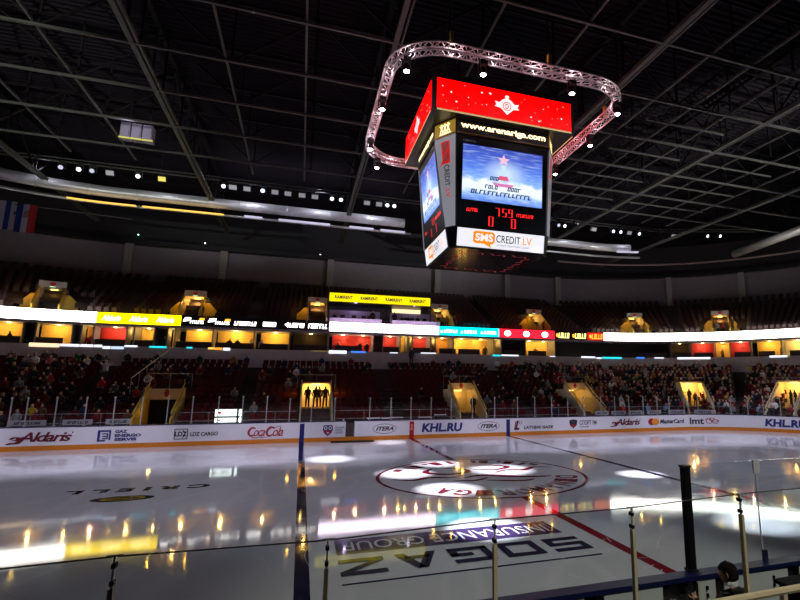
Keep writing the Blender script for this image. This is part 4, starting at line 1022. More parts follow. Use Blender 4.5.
def crest(f, cu, cv, rx, ry):
    f.poly([(cu - rx, cv + .25 * ry), (cu - .55 * rx, cv + .7 * ry), (cu, cv + ry), (cu + .55 * rx, cv + .7 * ry), (cu + rx, cv + .25 * ry), (cu + .7 * rx, cv - .35 * ry), (cu, cv - ry), (cu - .7 * rx, cv - .35 * ry)], 1)
    for sg in (-1, 1): f.poly([(cu + sg * .8 * rx, cv + .30 * ry), (cu + sg * 1.45 * rx, cv + .42 * ry), (cu + sg * 1.25 * rx, cv), (cu + sg * 1.5 * rx, cv - .2 * ry), (cu + sg * .7 * rx, cv - .3 * ry)], 1)
    f.ring(cu, cv, .52 * rx, .52 * ry, .10 * rx, .10 * ry, n=24, mi=2); f.text('D', cu - .2 * rx, cv - .3 * ry, cu + .22 * rx, cv + .3 * ry, .03, mi=2)
    f.disc(cu, cv + 1.08 * ry, .25 * rx, .2 * ry, 12, 1)
g_scr = None
def screen_mat():
    """snowy arena picture on the video wall: blue stands above, pale ice below, light rays"""
    m = bpy.data.materials.new('video_picture'); m.use_nodes = True; nt = m.node_tree; N = nt.nodes; L = nt.links; b = N['Principled BSDF']
    b.inputs['Base Color'].default_value = (.02, .02, .03, 1); b.inputs['Roughness'].default_value = .3
    at = N.new('ShaderNodeAttribute'); at.attribute_name = 'picture'; sp = N.new('ShaderNodeSeparateXYZ'); L.new(at.outputs['Vector'], sp.inputs[0])
    cr = N.new('ShaderNodeValToRGB'); e = cr.color_ramp.elements; e[0].position = 0; e[0].color = (.10, .22, .75, 1); e[1].position = 1; e[1].color = (.04, .07, .45, 1)
    for p, c in ((.12, (.30, .48, .95, 1)), (.22, (.80, .90, 1, 1)), (.34, (.85, .92, 1, 1)), (.42, (.22, .42, .95, 1)), (.60, (.10, .22, .78, 1)), (.8, (.06, .12, .6, 1))):
        q = e.new(p); q.color = c
    nz = N.new('ShaderNodeTexNoise'); nz.inputs['Scale'].default_value = 9; nz.inputs['Detail'].default_value = 8; L.new(at.outputs['Vector'], nz.inputs['Vector'])
    sb = N.new('ShaderNodeMath'); sb.operation = 'MULTIPLY_ADD'; sb.inputs[1].default_value = .26; L.new(nz.outputs['Fac'], sb.inputs[0])
    s2 = N.new('ShaderNodeMath'); s2.operation = 'SUBTRACT'; s2.inputs[1].default_value = .13; L.new(sp.outputs[1], s2.inputs[0]); L.new(s2.outputs[0], sb.inputs[2]); L.new(sb.outputs[0], cr.inputs[0])
    mp = N.new('ShaderNodeMapping'); mp.inputs['Scale'].default_value = (3.2, 26, 1); mp.inputs['Rotation'].default_value = (0, 0, .16); L.new(at.outputs['Vector'], mp.inputs['Vector'])
    wv = N.new('ShaderNodeTexNoise'); wv.inputs['Scale'].default_value = 1.6; wv.inputs['Detail'].default_value = 6; L.new(mp.outputs['Vector'], wv.inputs['Vector'])
    mr = N.new('ShaderNodeMapRange'); mr.inputs[1].default_value = .5; mr.inputs[2].default_value = .8; mr.inputs[4].default_value = .6; L.new(wv.outputs['Fac'], mr.inputs[0])
    # soft pale glow round the middle of the picture
    vm = N.new('ShaderNodeVectorMath'); vm.operation = 'DISTANCE'; vm.inputs[1].default_value = (.52, .55, 0); L.new(at.outputs['Vector'], vm.inputs[0])
    m3 = N.new('ShaderNodeMapRange'); m3.inputs[1].default_value = .05; m3.inputs[2].default_value = .30; m3.inputs[3].default_value = .75; m3.inputs[4].default_value = 0; L.new(vm.outputs['Value'], m3.inputs[0])
    mx0 = N.new('ShaderNodeMath'); mx0.operation = 'MAXIMUM'; L.new(mr.outputs[0], mx0.inputs[0]); L.new(m3.outputs[0], mx0.inputs[1])
    mx = N.new('ShaderNodeMix'); mx.data_type = 'RGBA'; mx.inputs[7].default_value = (.72, .88, 1, 1); L.new(mx0.outputs[0], mx.inputs[0]); L.new(cr.outputs[0], mx.inputs[6])
    L.new(mx.outputs[2], b.inputs['Emission Color']); b.inputs['Emission Strength'].default_value = 1.15
    return m
M_vid = screen_mat()
g_pale = glow('sign_white', (.94, .93, 1), .92); g_blk = mat('sign_ink', (.02, .02, .03), .4); g_or = glow('sign_orange', (1, .30, .01), .95); g_redn = glow('sign_red', (.8, .02, .02), .6); g_grey = glow('sign_grey', (.12, .12, .16), .5)
g_num = glow('digit_red', (1, .02, .02), 1.6); g_gold = glow('gold_text', (1, .80, .42), 2.6); g_goldd = glow('gold_plate', (.55, .33, .04), .5)
M_sil = mat('side_panel_white', (.62, .62, .66), .45)
def digits(f, s, u0, v0, w, h, gap, mi=0):
    SEGS = {'0': 'abcdef', '7': 'abc', '5': 'acdfg', '9': 'abcdfg', '1': 'bc'}
    for i, ch in enumerate(s):
        x = u0 + i * (w + gap); t = w * .24; m_ = v0 + h / 2
        R_ = {'a': (x, v0 + h - t, x + w, v0 + h), 'd': (x, v0, x + w, v0 + t), 'g': (x, m_ - t / 2, x + w, m_ + t / 2), 'f': (x, m_, x + t, v0 + h), 'e': (x, v0, x + t, m_), 'b': (x + w - t, m_, x + w, v0 + h), 'c': (x + w - t, v0, x + w, m_)}
        for c in SEGS[ch]: f.rect(*R_[c], mi)
for k in range(4):
    hw = (3.14, 2.74, 3.14, 2.74)[k]; side = k % 2
    if k == 2: pass
    # red banner
    f = Flat(); f.rect(0, 0, 1, 1); addp(f.put('banner_screen', led_red, face_fn('box', k, -hw, hw, ZU0 + .10, ZU1 - .06, .012), SB))
    f = Flat(); crest(f, .5, .46, .062 if not side else .07, .30); f.m = [m - 1 for m in f.m]; addp(f.put('banner_crest', [led_sp, led_red], face_fn('box', k, -hw, hw, ZU0 + .10, ZU1 - .06, .018), SB))
    f = Flat(); g = random.Random(5 + k)
    for j in range(34):
        a, b_ = g.uniform(.02, .97), g.uniform(.08, .92); r = g.choice((.003, .003, .005, .008)); 
        if abs(a - .5) > .1: f.poly([(a - r, b_), (a, b_ - r * 4), (a + r, b_), (a, b_ + r * 4)])
    addp(f.put('banner_speck', led_sp, face_fn('box', k, -hw, hw, ZU0 + .10, ZU1 - .06, .016), SB))
    f = Flat(); f.rect(0, 0, 1, 1); addp(f.put('lit_lattice_glow', gold, face_fn('box', k, -hw, hw, ZU0 - .02, ZU0 + .055, .03), SB))  # gold light on the underside lattice, put in as a glowing strip
    # header lettering
    fw2 = 2.12 if not side else 1.55
    f = Flat(); f.text('www.arenariga.com', .03, .22, .97, .84, .028); addp(f.put('header_lettering', g_gold, face_fn('head', k, -fw2, fw2, ZB2 + .08, ZB3 - .08, .012), SB))
    # video screen
    sw = 1.86 if not side else 1.45; z0, z1 = 2.08, 4.50
    nseg = 1; me_f = Flat(); me_f.rect(0, 0, 1, 1); o = addp(me_f.put('video_screen', M_vid, face_fn('body', k, -sw, sw, z0, z1, .012), SB))
    at = o.data.attributes.new('picture', 'FLOAT_VECTOR', 'POINT')
    for i, c in enumerate(((0, 0, 0), (1, 0, 0), (1, 1, 0), (0, 1, 0))): at.data[i].vector = c
    f = Flat(); f.poly([(.5, .90), (.522, .83), (.575, .83), (.535, .78), (.55, .70), (.5, .745), (.45, .70), (.465, .78), (.425, .83), (.478, .83)], 0)
    f.poly([(.47, .70), (.53, .70), (.52, .58), (.56, .48), (.44, .48), (.48, .58)], 1); f.poly([(.45, .50), (.55, .50), (.57, .42), (.43, .42)], 2); f.poly([(.36, .36), (.64, .36), (.60, .30), (.40, .30)], 3)
    f.scrib(.27, .235, .43, .31, 4, 4); f.scrib(.55, .235, .72, .31, 4, 4); f.scrib(.10, .12, .86, .20, 15, 4); f.scrib(.33, .40, .44, .47, 3, 4)
    addp(f.put('screen_graphic', [glow('pic_pink', (.95, .55, .75), 1), glow('pic_blue', (.55, .75, 1), 1.1), glow('pic_red', (.9, .12, .25), .9), glow('pic_magenta', (.8, .25, .55), .9), glow('pic_ink', (.02, .05, .25), .4)], face_fn('body', k, -sw, sw, z0, z1, .02), SB))
    f = Flat(); f.scrib(.06, .30, .20, .56, 7, sl=.1); addp(f.put('maker_lettering', g_grey, face_fn('body', k, -fw2, fw2, 4.52, 4.82, .012), SB))
    # digits
    dfn = face_fn('body', k, -2.0, 2.0, .98, 2.02, .012)
    if not side: DG = (('game_clock', ((('7',), .415, .50, .05, .34), (('59',), .495, .50, .05, .34))), ('home_score', ((('0',), .34, .05, .055, .40),)), ('guest_score', ((('0',), .60, .05, .055, .40),))); NM = ((.09, .58, .22, .72, 6), (.66, .56, .86, .70, 9))
    else: DG = (('game_clock', ((('77',), .46, .56, .05, .26),)), ('home_score', ((('1',), .60, .10, .05, .40),)), ('guest_score', ((('1',), .38, .10, .05, .40),))); NM = ((.62, .66, .86, .78, 7), (.12, .5, .2, .62, 3))
    for nm, ds in DG:
        f = Flat()
        for (st,), a_, b_, w_, h_ in ds: digits(f, st, a_, b_, w_, h_, .02)
        addp(f.put(nm, g_num, dfn, SB))
    for a_ in NM: f = Flat(); f.scrib(*a_); addp(f.put('team_name', g_num, dfn, SB))
    # sponsor sign
    f = Flat(); f.rect(0, 0, 1, 1); addp(f.put('sponsor_sign', g_pale, face_fn('body', k, -2.0 if not side else -1.88, 2.0 if not side else 1.88, ZB0 + .03, ZB1 - .05, .014), SB))
    f = Flat(); f.poly([(.175, .30), (.205, .22), (.30, .22), (.385, .02), (.37, .22), (.405, .26), (.42, .36), (.42, .78), (.395, .90), (.20, .90), (.175, .80)], 0); f.text('SMS', .20, .36, .40, .78, .035, mi=1)
    f.text('CREDIT', .435, .36, .715, .78, .006, mi=2); f.text('.LV', .72, .36, .85, .78, .006, mi=3); f.scrib(.44, .16, .82, .26, 16, 4)
    addp(f.put('sponsor_lettering', [g_or, g_pale, g_blk, g_or, glow('sign_faint', (.6, .6, .66), .6)], face_fn('body', k, -2.0 if not side else -1.88, 2.0 if not side else 1.88, ZB0 + .03, ZB1 - .05, .02), SB))
# chamfered corners: white tapering sponsor panel below, gold plate with dancing figures above
def corner_fn(i, lo, hi, z0, z1, u0, u1, off):
    def fn(u, v):
        (P, Q) = (lo[i], lo[(i + 1) % 8]); (P2, Q2) = (hi[i], hi[(i + 1) % 8]); uu_ = u0 + u * (u1 - u0)
        a = Vector(P).lerp(Vector(Q), uu_); b = Vector(P2).lerp(Vector(Q2), uu_); c = a.lerp(b, v); nrm = Vector((Q[1] - P[1], P[0] - Q[0])).normalized()
        c = c + nrm * off; return (c.x, c.y, z0 + v * (z1 - z0))
    return fn
H0 = oct_(2.90, 2.66, 2.17, 1.57)
for i in (1, 3, 5, 7):
    f = Flat(); f.inc = 0
    for a_ in range(6):
        for b_ in range(10): f.rect(a_ / 6, b_ / 10, (a_ + 1) / 6, (b_ + 1) / 10)
    addp(f.put('corner_panel', mat('corner_panel_white', (.60, .60, .64), .4, 0, (.6, .6, .68), .28), corner_fn(i, B1, B2, ZB1, ZB2, .04, .96, .06), SB))
    f = Flat(); f.poly([(.30, .98), (.30, .70), (.12, .60), (.30, .64), (.72, .64), (.72, .98)], 0); f.text('SMS', .36, .68, .66, .96, .03, mi=1, rot=True); f.text('CREDIT', .36, .30, .66, .62, .01, mi=2, rot=True); f.text('.LV', .36, .13, .66, .28, .01, mi=3, rot=True)
    f.v = [(u, .22 + v * .74) for u, v in f.v]
    addp(f.put('corner_lettering', [g_redn, M_sil, g_blk, g_redn], corner_fn(i, B1, B2, ZB1, ZB2, .04, .96, .075), SB))
    f = Flat(); f.rect(0, 0, 1, 1); addp(f.put('corner_plate', g_goldd, corner_fn(i, H0, H0, ZB2 + .06, ZB3 - .05, .05, .95, .012), SB))
    f = Flat()
    for j in range(3):
        c = .34 + .16 * j; f.disc(c, .84, .035, .055, 10); f.stroke([(c - .09, .80), (c, .68), (c + .09, .80)], .035); f.stroke([(c, .72), (c, .48)], .06); f.stroke([(c - .06, .28), (c, .50), (c + .06, .28)], .035)
    f.text('ARENA', .24, .08, .80, .24, .04); addp(f.put('plate_figures', g_gold, corner_fn(i, H0, H0, ZB2 + .06, ZB3 - .05, .05, .95, .02), SB))
for k in (0, 1, 2, 3):
    f = Flat()
    for j in range(3): f.stroke([(.12 + .3 * j, .3), (.2 + .3 * j, .7), (.3 + .3 * j, .45), (.34 + .3 * j, .8)], .025)
    addp(f.put('underside_squiggles', glow('underside_red', (.5, .01, .03), .28), lambda u, v, k=k: (Matrix.Rotation(FACE[k], 3, 'Z') @ Vector((-1.7 + 3.4 * u, -1.95 + .7 * v, .012))), SB))  # red emissive squiggles across the underside
# ================================================================== NEAR BOARDS, BENCH AREA
NB = empty('bench_boards', (-2, -15.15, 0), 'white bench-side boards with a dark blue cap along the near edge of the ice', 'rink boards')
q = MB(); q.span((-14, -15.32, 1.20), (9, -15.10, 1.262)); under(NB, q.build('cap_rail', M_navy))
q = MB(); q.span((-14, -15.02, .0), (9, -15.10, 1.20)); under(NB, q.build('ice_side_facing', M_board))
q = MB(); q.span((-14, -15.005, .0), (9, -15.02, .28)); under(NB, q.build('kick_strip', M_yellow))
M_inner = mat('bench_panel_white', (.60, .62, .60), .5, noise=.08)
edges = [-12.0, -10.6, -9.2, -7.8, -6.4, -5.0]
PANELS = [(-12.0, -10.75), (-10.6, -9.35), (-9.2, -7.95), (-7.8, -6.55), (-6.4, -5.15), (-5.0, -4.02), (-3.72, -2.78), (-2.18, -1.86), (-1.70, -.46), (-.22, .95), (1.2, 2.4), (2.6, 3.9)]
for k, (a, b) in enumerate(PANELS):
    q = MB(); q.span((a, -15.30, .12), (b, -15.26, 1.195)); o = under(NB, q.build('door_panel', M_inner))
    q = MB(); xx = a + .18 if b - a > .4 else (a + b) / 2
    for zz in (1.08, .98): q.box((xx, -15.31, zz), (.03, .03, .05))
    if b - a > 1: 
        for zz in (1.08, .98): q.box((b - .3, -15.31, zz), (.03, .03, .05))
    q.build('panel_bolt', M_black, o)
for a in (-3.87, -2.70, -2.30, -1.78, -.36, 1.08):
    q = MB(); q.span((a - .06, -15.26, .0), (a + .06, -15.14, 1.195)); under(NB, q.build('frame_post', M_dark))
q = MB(); q.span((-3.45, -15.55, .0), (-3.33, -15.38, .95)); o = q.build('water_bottle_crate', M_black); tag(o, 'small black crate against the white bench boards', 'crate')
t = empty('glass_post', (-2.14, -15.15, 1.262), 'thick black padded post standing on the blue cap at the centre red line', 'post')
q = MB(); q.bar((-2.14, -15.15, 1.262), (-2.14, -15.15, 2.72), .105, .105); under(t, q.build('padded_shaft', M_black))
q = MB(); q.box((-2.14, -15.15, 1.285), (.14, .14, .03)); q.box((-2.14, -15.15, 2.735), (.13, .13, .03)); under(t, q.build('end_plate', M_dark))
q = MB(); q.bar((-2.2, -15.34, .0), (-2.2, -15.34, 1.19), .04); o = q.build('boards_support', M_cream); under(NB, o)
# glass in front of the scorers
M_nglass = glass_mat('near_shield_glass', (.90, .935, .935), (.75, .8, .8)); M_gedge = mat('glass_edge', (.45, .52, .52), .2)
for k, (a, b) in enumerate(((-2.06, -.73), (-.69, .62), (.66, 2.0))):
    t = empty('shield_glass', ((a + b) / 2, -15.12, 1.262), ['clear shield glass on the blue cap, beside the thick black post', 'clear shield glass on the blue cap, right of the jointed seam', 'clear shield glass on the blue cap, second past the seam'][k], 'glass', 'scorers bench glass')
    q = MB(); q.span((a, -15.126, 1.262), (b, -15.114, 2.75)); under(t, q.build('pane', M_nglass))
    q = MB(); q.span((b - .012, -15.128, 1.262), (b + .004, -15.112, 2.75)); under(t, q.build('pane_edge', M_gedge))
    if k == 0:
        q = MB(); q.box((b + .02, -15.12, 2.66), (.13, .03, .2)); under(t, q.build('seam_clamp', mat('clamp_clear', (.55, .56, .60), .25)))
        q = MB(); q.box((b + .02, -15.14, 1.34), (.07, .05, .16)); under(t, q.build('seam_foot', M_navy))

# wall and glass behind the bench
M_nrail = mat('bench_rail_cream', (.58, .50, .30), .5, noise=.1)
t = empty('bench_rail', (0, -17.45, 0), 'cream rail on short posts behind the scorers bench in the near corner', 'railing')
q = MB(); q.tube([(-4.6, -17.50, 1.93), (4, -17.50, 2.0)], .036, 8); under(t, q.build('top_rail', M_nrail))
for x in (-4.3, -3.06, -1.8): q = MB(); q.bar((x, -17.50, .06), (x, -17.50, 1.93), .05); under(t, q.build('rail_post', M_nrail))
q = MB(); q.span((-14, -17.44, 0), (8, -17.36, 1.41)); o = q.build('wall_bench_rear', M_concd); o['kind'] = 'structure'
NP_ = [(-10.3, 2.77), (-8.82, 2.80), (-7.44, 2.78), (-6.08, 2.82), (-4.71, 2.82), (-3.41, 2.86), (-2.1, 2.87)]
NL = ['off to the left below the yellow reflection', 'leftmost one, near the bottom left corner', 'between the blue line and the purple ice advert', 'standing in front of the big purple ice lettering', 'left of the thick black post', 'right behind the seated man', 'one more past the man']
for k, (x, zt) in enumerate(NP_):
    y = -17.40
    t = empty('glass_stanchion', (x, y, 1.45), f'slim cream glass stanchion behind the bench, {NL[k]}', 'post', 'near glass stanchions')
    q = MB(); q.bar((x, y, 1.40), (x, y, zt - .20), .030, .045); under(t, q.build('shaft', M_nrail))
    q = MB(); q.bar((x, y, zt - .22), (x, y, zt), .012, .02); q.box((x, y, zt + .003), (.10, .02, .008)); under(t, q.build('tip', M_gedge))
    q = MB(); q.box((x, y + .01, zt - .06), (.026, .05, .03)); q.box((x, y + .01, zt - .17), (.026, .05, .03)); under(t, q.build('clamp', M_black))
for k in range(len(NP_) - 1):
    a, za = NP_[k]; b, zb = NP_[k + 1]
    q = MB(); q.add([(a + .015, -17.405, 1.45), (b - .015, -17.405, 1.45), (b - .015, -17.405, zb), (a + .015, -17.405, za), (a + .015, -17.395, 1.45), (b - .015, -17.395, 1.45), (b - .015, -17.395, zb), (a + .015, -17.395, za)], [(0, 1, 2, 3), (5, 4, 7, 6), (0, 4, 5, 1), (1, 5, 6, 2), (3, 7, 4, 0)])
    t = q.build('shield_glass', M_nglass); tag(t, ['clear glass behind the bench at the far bottom left', 'clear glass behind the bench, left of the blue line', 'clear glass behind the bench over the left end of the purple lettering', 'clear glass behind the bench over the middle of the purple lettering', 'clear glass behind the bench in front of the black post', 'clear glass behind the bench, behind the man'][k], 'glass', 'near shield glass panes')
    q = MB(); q.add([(a + .015, -17.404, za - .008), (b - .015, -17.404, zb - .008), (b - .015, -17.404, zb + .002), (a + .015, -17.404, za + .002), (a + .015, -17.396, za - .008), (b - .015, -17.396, zb - .008), (b - .015, -17.396, zb + .002), (a + .015, -17.396, za + .002)], [(0, 1, 2, 3), (5, 4, 7, 6), (3, 2, 6, 7), (0, 4, 5, 1)])
    q.build('top_edge', mat('glass_top_edge', (.06, .06, .065), .3), t)
# scorers counter, chair backs
t = empty('scorers_table', (-.6, -15.75, 0), 'dark scorers counter below the white boards in the near right corner', 'table')
q = MB(); q.span((-1.15, -16.05, 1.17), (2.4, -15.65, 1.22)); under(t, q.build('table_top', M_black)); q = MB(); q.span((-1.1, -15.8, .1), (2.4, -15.7, 1.17)); under(t, q.build('front_panel', M_black))
for x in (-1.05, .5, 2.2): q = MB(); q.bar((x, -15.95, .06), (x, -15.95, 1.17), .06); under(t, q.build('leg', M_black))
q = MB(); q.span((-14, -17.5, -.045), (8, -15.1, .06)); o = q.build('floor_bench', M_black); o['kind'] = 'structure'
q = MB(); q.add([(-1.9, -16.55, 1.12), (-1.6, -16.45, 1.12), (-1.7, -16.15, 1.09), (-2.0, -16.25, 1.09), (-1.88, -16.5, 1.2), (-1.62, -16.42, 1.2), (-1.7, -16.2, 1.15), (-1.96, -16.3, 1.15)], [(0, 3, 2, 1), (4, 5, 6, 7), (0, 1, 5, 4), (1, 2, 6, 5), (2, 3, 7, 6), (3, 0, 4, 7)])

# ================================================================== PEOPLE
def skin_mesh(name, joints, edges, sub=1, root=0):
    me = bpy.data.meshes.new(name); me.from_pydata([j[0] for j in joints], edges, [])
    o = bpy.data.objects.new(name, me); COL.objects.link(o)
    o.modifiers.new('Skin', 'SKIN'); sk = me.skin_vertices[0].data
    for i, j in enumerate(joints):
        r = j[1]; sk[i].radius = r if isinstance(r, tuple) else (r, r)
        sk[i].use_root = (i == root)
    o.modifiers['Skin'].use_smooth_shade = True
    if sub: m = o.modifiers.new('Sub', 'SUBSURF'); m.levels = sub; m.render_levels = sub
    dg = bpy.context.evaluated_depsgraph_get(); out = bpy.data.meshes.new_from_object(o.evaluated_get(dg))
    bpy.data.objects.remove(o); bpy.data.meshes.remove(me); out.name = name
    return out
def chain(js, es, start, pts):
    prev = start
    for p in pts: js.append(p); es.append((prev, len(js) - 1)); prev = len(js) - 1
    return prev
def person_mesh(pose, sub=1):
    """figure facing -Y; the origin is the floor under its feet (or the row tread it sits over)"""
    J, E_ = [], []
    sit = pose.startswith('sit')
    pz = .52 if sit else .92
    J.append(((0, .10 if sit else 0, pz), (.15, .12)))
    ln = .04 if pose == 'sit_lean' else 0
    b = J[0][0][1]
    chest = chain(J, E_, 0, [((0, b - ln, pz + .22), (.15, .11)), ((0, b - 2 * ln, pz + .42), (.175, .12))])
    chain(J, E_, chest, [((0, b - 2.4 * ln, pz + .54), (.065, .06)), ((0, b - .03 - 2.6 * ln, pz + .66), (.085, .095)), ((0, b - .03 - 2.6 * ln, pz + .78), (.075, .085))])
    for sg in (-1, 1):
        sh = chain(J, E_, chest, [((sg * .19, b - 2 * ln, pz + .44), .065)])
        if pose == 'sit_up': chain(J, E_, sh, [((sg * .36, b - .05, pz + .62), .05), ((sg * .13, b - .06, pz + .84), .04)])
        elif sit: chain(J, E_, sh, [((sg * .25, b - .06 - ln, pz + .18), .052), ((sg * .10, b - .32, pz + .13), .04)])
        elif pose == 'stand_hip': chain(J, E_, sh, [((sg * .30, .02, pz + .18), .052), ((sg * .16, -.16, pz + .06), .04)])
        else: chain(J, E_, sh, [((sg * .25, .02, pz + .18), .052), ((sg * .24, -.06, pz - .06), .042)])
        if sit: chain(J, E_, 0, [((sg * .10, b - .02, pz), .095), ((sg * .13, b - .44, pz + .0), .075), ((sg * .13, b - .46, .08), .055), ((sg * .13, b - .58, .04), .05)])
        else: chain(J, E_, 0, [((sg * .10, 0, pz - .06), .10), ((sg * .12, -.02, .48), .075), ((sg * .13, .02, .08), .055), ((sg * .14, -.12, .04), .05)])
    return skin_mesh('person_' + pose, J, E_, sub), pz, b
def paint_person(me, pz, b):
    for m in (M_skin, M_hair, M_sil, M_ink): me.materials.append(m)
    for p in me.polygons:
        c = p.center
        if c.z > pz + .575: p.material_index = 1 if (c.z > pz + .76 or c.y > b + .005) else 0
        elif c.z < pz + .06 and not (abs(c.x) > .2 and c.z > pz - .1): p.material_index = 3
        else: p.material_index = 2
        p.use_smooth = True
PM = {}
for pose in ('sit', 'sit_lean', 'sit_up', 'stand', 'stand_hip'):
    me, pz, b = person_mesh(pose, 1); paint_person(me, pz, b); PM[pose] = me
CLO = {'black': (.015, .015, .018), 'dark red': (.18, .012, .02), 'navy blue': (.015, .02, .08), 'white': (.75, .75, .78), 'grey': (.22, .22, .24), 'brown': (.12, .06, .03), 'red': (.5, .02, .03), 'green': (.03, .16, .04), 'yellow': (.55, .40, .03), 'light blue': (.22, .38, .6), 'pink': (.65, .15, .25), 'orange': (.45, .16, .03)}
CM = {k: mat('cloth_' + k.replace(' ', '_'), v, .8) for k, v in CLO.items()}
HM = {'dark': M_hair, 'brown': mat('brown_hair', (.10, .05, .02), .6), 'fair': mat('fair_hair', (.42, .30, .14), .6), 'white cap': mat('white_cap', (.7, .7, .72), .7)}
pcount = 0
def put_person(pose, loc, rz, cloth, label, group=None, hair='dark', scale=1.0):
    global pcount
    o = bpy.data.objects.new('person', PM[pose]); COL.objects.link(o); o.location = loc; o.rotation_euler.z = rz; o.scale = (scale,) * 3
    for i, m in ((1, HM[hair]), (2, CM[cloth])): o.material_slots[i].link = 'OBJECT'; o.material_slots[i].material = m
    pcount += 1; return tag(o, label, 'person', group)
rg = random.Random(21)
wts = [('black', 40), ('dark red', 20), ('navy blue', 10), ('grey', 9), ('brown', 12), ('red', 4), ('white', 4), ('green', 1), ('light blue', 2), ('yellow', 1), ('pink', 1), ('orange', 1)]
bag = [c for c, n in wts for _ in range(n)]
DENS = [.30, .15, .11, .24, .62, .60]
SECV = [t_[2] for t_ in SEC]
spots_ = []
for i in range(NR):
    s = -33.0
    while s < 53:
        k = sec_of(s)
        skip = any(abs(s - h) < .6 for h in aisles) or (i < VOM_I + 1 and any(abs(s - h) < VW + .42 for h in VOM))
        dn = DENS[k] * (.35 if (k in (1, 2) and i < 6) else 1) * (1.9 if (k == 2 and i > 9) else 1) * (.5 if i < 1 else 1)
        if k == 2 and -5.0 < s < 4 and 1 <= i <= 8: dn = .03
        if abs(s + 22.3) < 1.2 and i in (8, 9, 10, 11): dn = 0
        if not skip and rg.random() < dn: spots_.append((i, s, k))
        s += .54
from collections import Counter
vis = [p for p in spots_ if -27 < p[1] < 46]
vis.sort(key=lambda p: (path(p[1], row_d(p[0]))[0] + 7.7) ** 2 + (path(p[1], row_d(p[0]))[1] + 21.6) ** 2)
ind = set(vis[:262]); crowd = [p for p in spots_ if p not in ind]
used = Counter(); plan = []
for i, s, k in sorted(ind):
    c = rg.choice(bag); h = rg.choice(['dark', 'dark', 'dark', 'brown', 'brown', 'fair', 'white cap']); plan.append((i, s, k, c, h, rg.choice(['sit', 'sit', 'sit_lean'])))
for i, s, k, c, h, pose in plan:
    x, y = path(s, row_d(i) + .30); lb = f'seated person in {c} top with {h + " hair" if "cap" not in h else h}, {ORD[i]} row, {SECV[k]}'
    put_person(pose, (x, y, row_z(i)), ang(s) + rg.uniform(-.25, .25), c, lb, 'spectators: ' + lb, h, rg.uniform(.94, 1.04))
# the rest of the crowd, farther up and round the bend
me, pz, b = person_mesh('sit', 0); cb = MB(); cv = [tuple(v.co) for v in me.vertices]; cf = [tuple(p.vertices) for p in me.polygons]; ccen = [p.center.copy() for p in me.polygons]
cml = [M_skin, M_hair, M_ink] + [CM[c] for c in CLO]; names = list(CLO)
for i, s, k in crowd:
    x, y = path(s, row_d(i) + .30); Mx = Matrix.Translation((x, y, row_z(i))) @ Matrix.Rotation(ang(s) + rg.uniform(-.3, .3), 4, 'Z') @ Matrix.Scale(rg.uniform(.92, 1.05), 4)
    ci = 3 + names.index(rg.choice(bag)); o_ = len(cb.v); cb.v += [tuple(Mx @ Vector(v)) for v in cv]
    for f_, c in zip(cf, ccen):
        cb.f.append(tuple(j + o_ for j in f_)); cb.m.append((1 if (c.z > pz + .76 or c.y > b + .005) else 0) if c.z > pz + .575 else (2 if c.z < pz + .06 else ci))
o = cb.build('crowd', cml, smooth=True); tag(o, 'rest of the dark seated crowd high in the lower stand', 'crowd', kind='stuff')
# named figures
x, y = path(-22.35, row_d(9) + .3); put_person('sit_up', (x, y, row_z(9) + .1), .1, 'white', 'person in white shirt with both arms raised behind the head, left stand', hair='dark', scale=1.15)
for j, (dx, dy, c, pose, lb) in enumerate(((-.62, -.35, 'black', 'stand_hip', 'dark standing person with bent arms, leftmost in the bright tunnel mouth'), (-.02, -.2, 'black', 'stand', 'tall dark standing person, middle of the bright tunnel mouth'), (.26, .15, 'brown', 'stand', 'brown-clothed standing person half hidden behind the tall one in the bright tunnel'), (.70, -.35, 'black', 'stand', 'dark standing person, rightmost in the bright tunnel mouth'))):
    x, y = path(VOM[1] + dx, -8.9 + dy); put_person(pose, (x, y, 1.97), PI + rg.uniform(-.6, .6), c, lb, scale=1.0)
x, y = path(VOM[2] + .75, -10.2); put_person('stand', (x, y, 1.22), .3, 'black', 'dark standing person on the steps of the slanting pale tunnel', scale=1.0)
x, y = path(VOM[4] - .3, -8.9); put_person('stand_hip', (x, y, 1.82), PI + .2, 'black', 'dark standing person in the yellow tunnel mouth right of the dense crowd')
x, y = path(VOM[4] + .6, -8.9); put_person('stand', (x, y, 1.82), PI - .2, 'brown', 'shorter dark person beside the one in the right yellow tunnel mouth', scale=.8)
for j, dx in enumerate((-.2, .35)): x, y = path(VOM[5] + dx, -8.9); put_person('stand', (x, y, 1.82), PI + .3, 'black', ['dark standing person in the last tunnel at the far right, left one of two', 'dark standing person in the last tunnel at the far right, right one of two'][j])
x, y = path(2.6, -1.55); put_person('stand', (x, y, 5.45), .2, 'black', 'dark person standing against the grey parapet below the lilac ribbon', scale=1.15)
for j, (s, c, pose) in enumerate(((-30.3, 'black', 'stand'), (-25.2, 'red', 'stand_hip'), (-19.6, 'brown', 'stand'), (-14.3, 'black', 'stand'), (-13.6, 'black', 'stand'), (-12.4, 'white', 'stand_hip'), (-11.5, 'white', 'stand'), (-4.4, 'black', 'stand'), (-2.3, 'black', 'stand'), (-1.6, 'black', 'stand_hip'), (5.2, 'orange', 'stand'), (11.2, 'brown', 'stand'), (17.3, 'orange', 'stand_hip'), (39.4, 'orange', 'stand'), (45.1, 'brown', 'stand'))):
    x, y = path(s, .55); put_person(pose, (x, y, 6.3), rg.uniform(-1, 1), c, f'person in {c} standing in a lit suite, {ORD[j]} one from the left', hair=rg.choice(['dark', 'brown']))
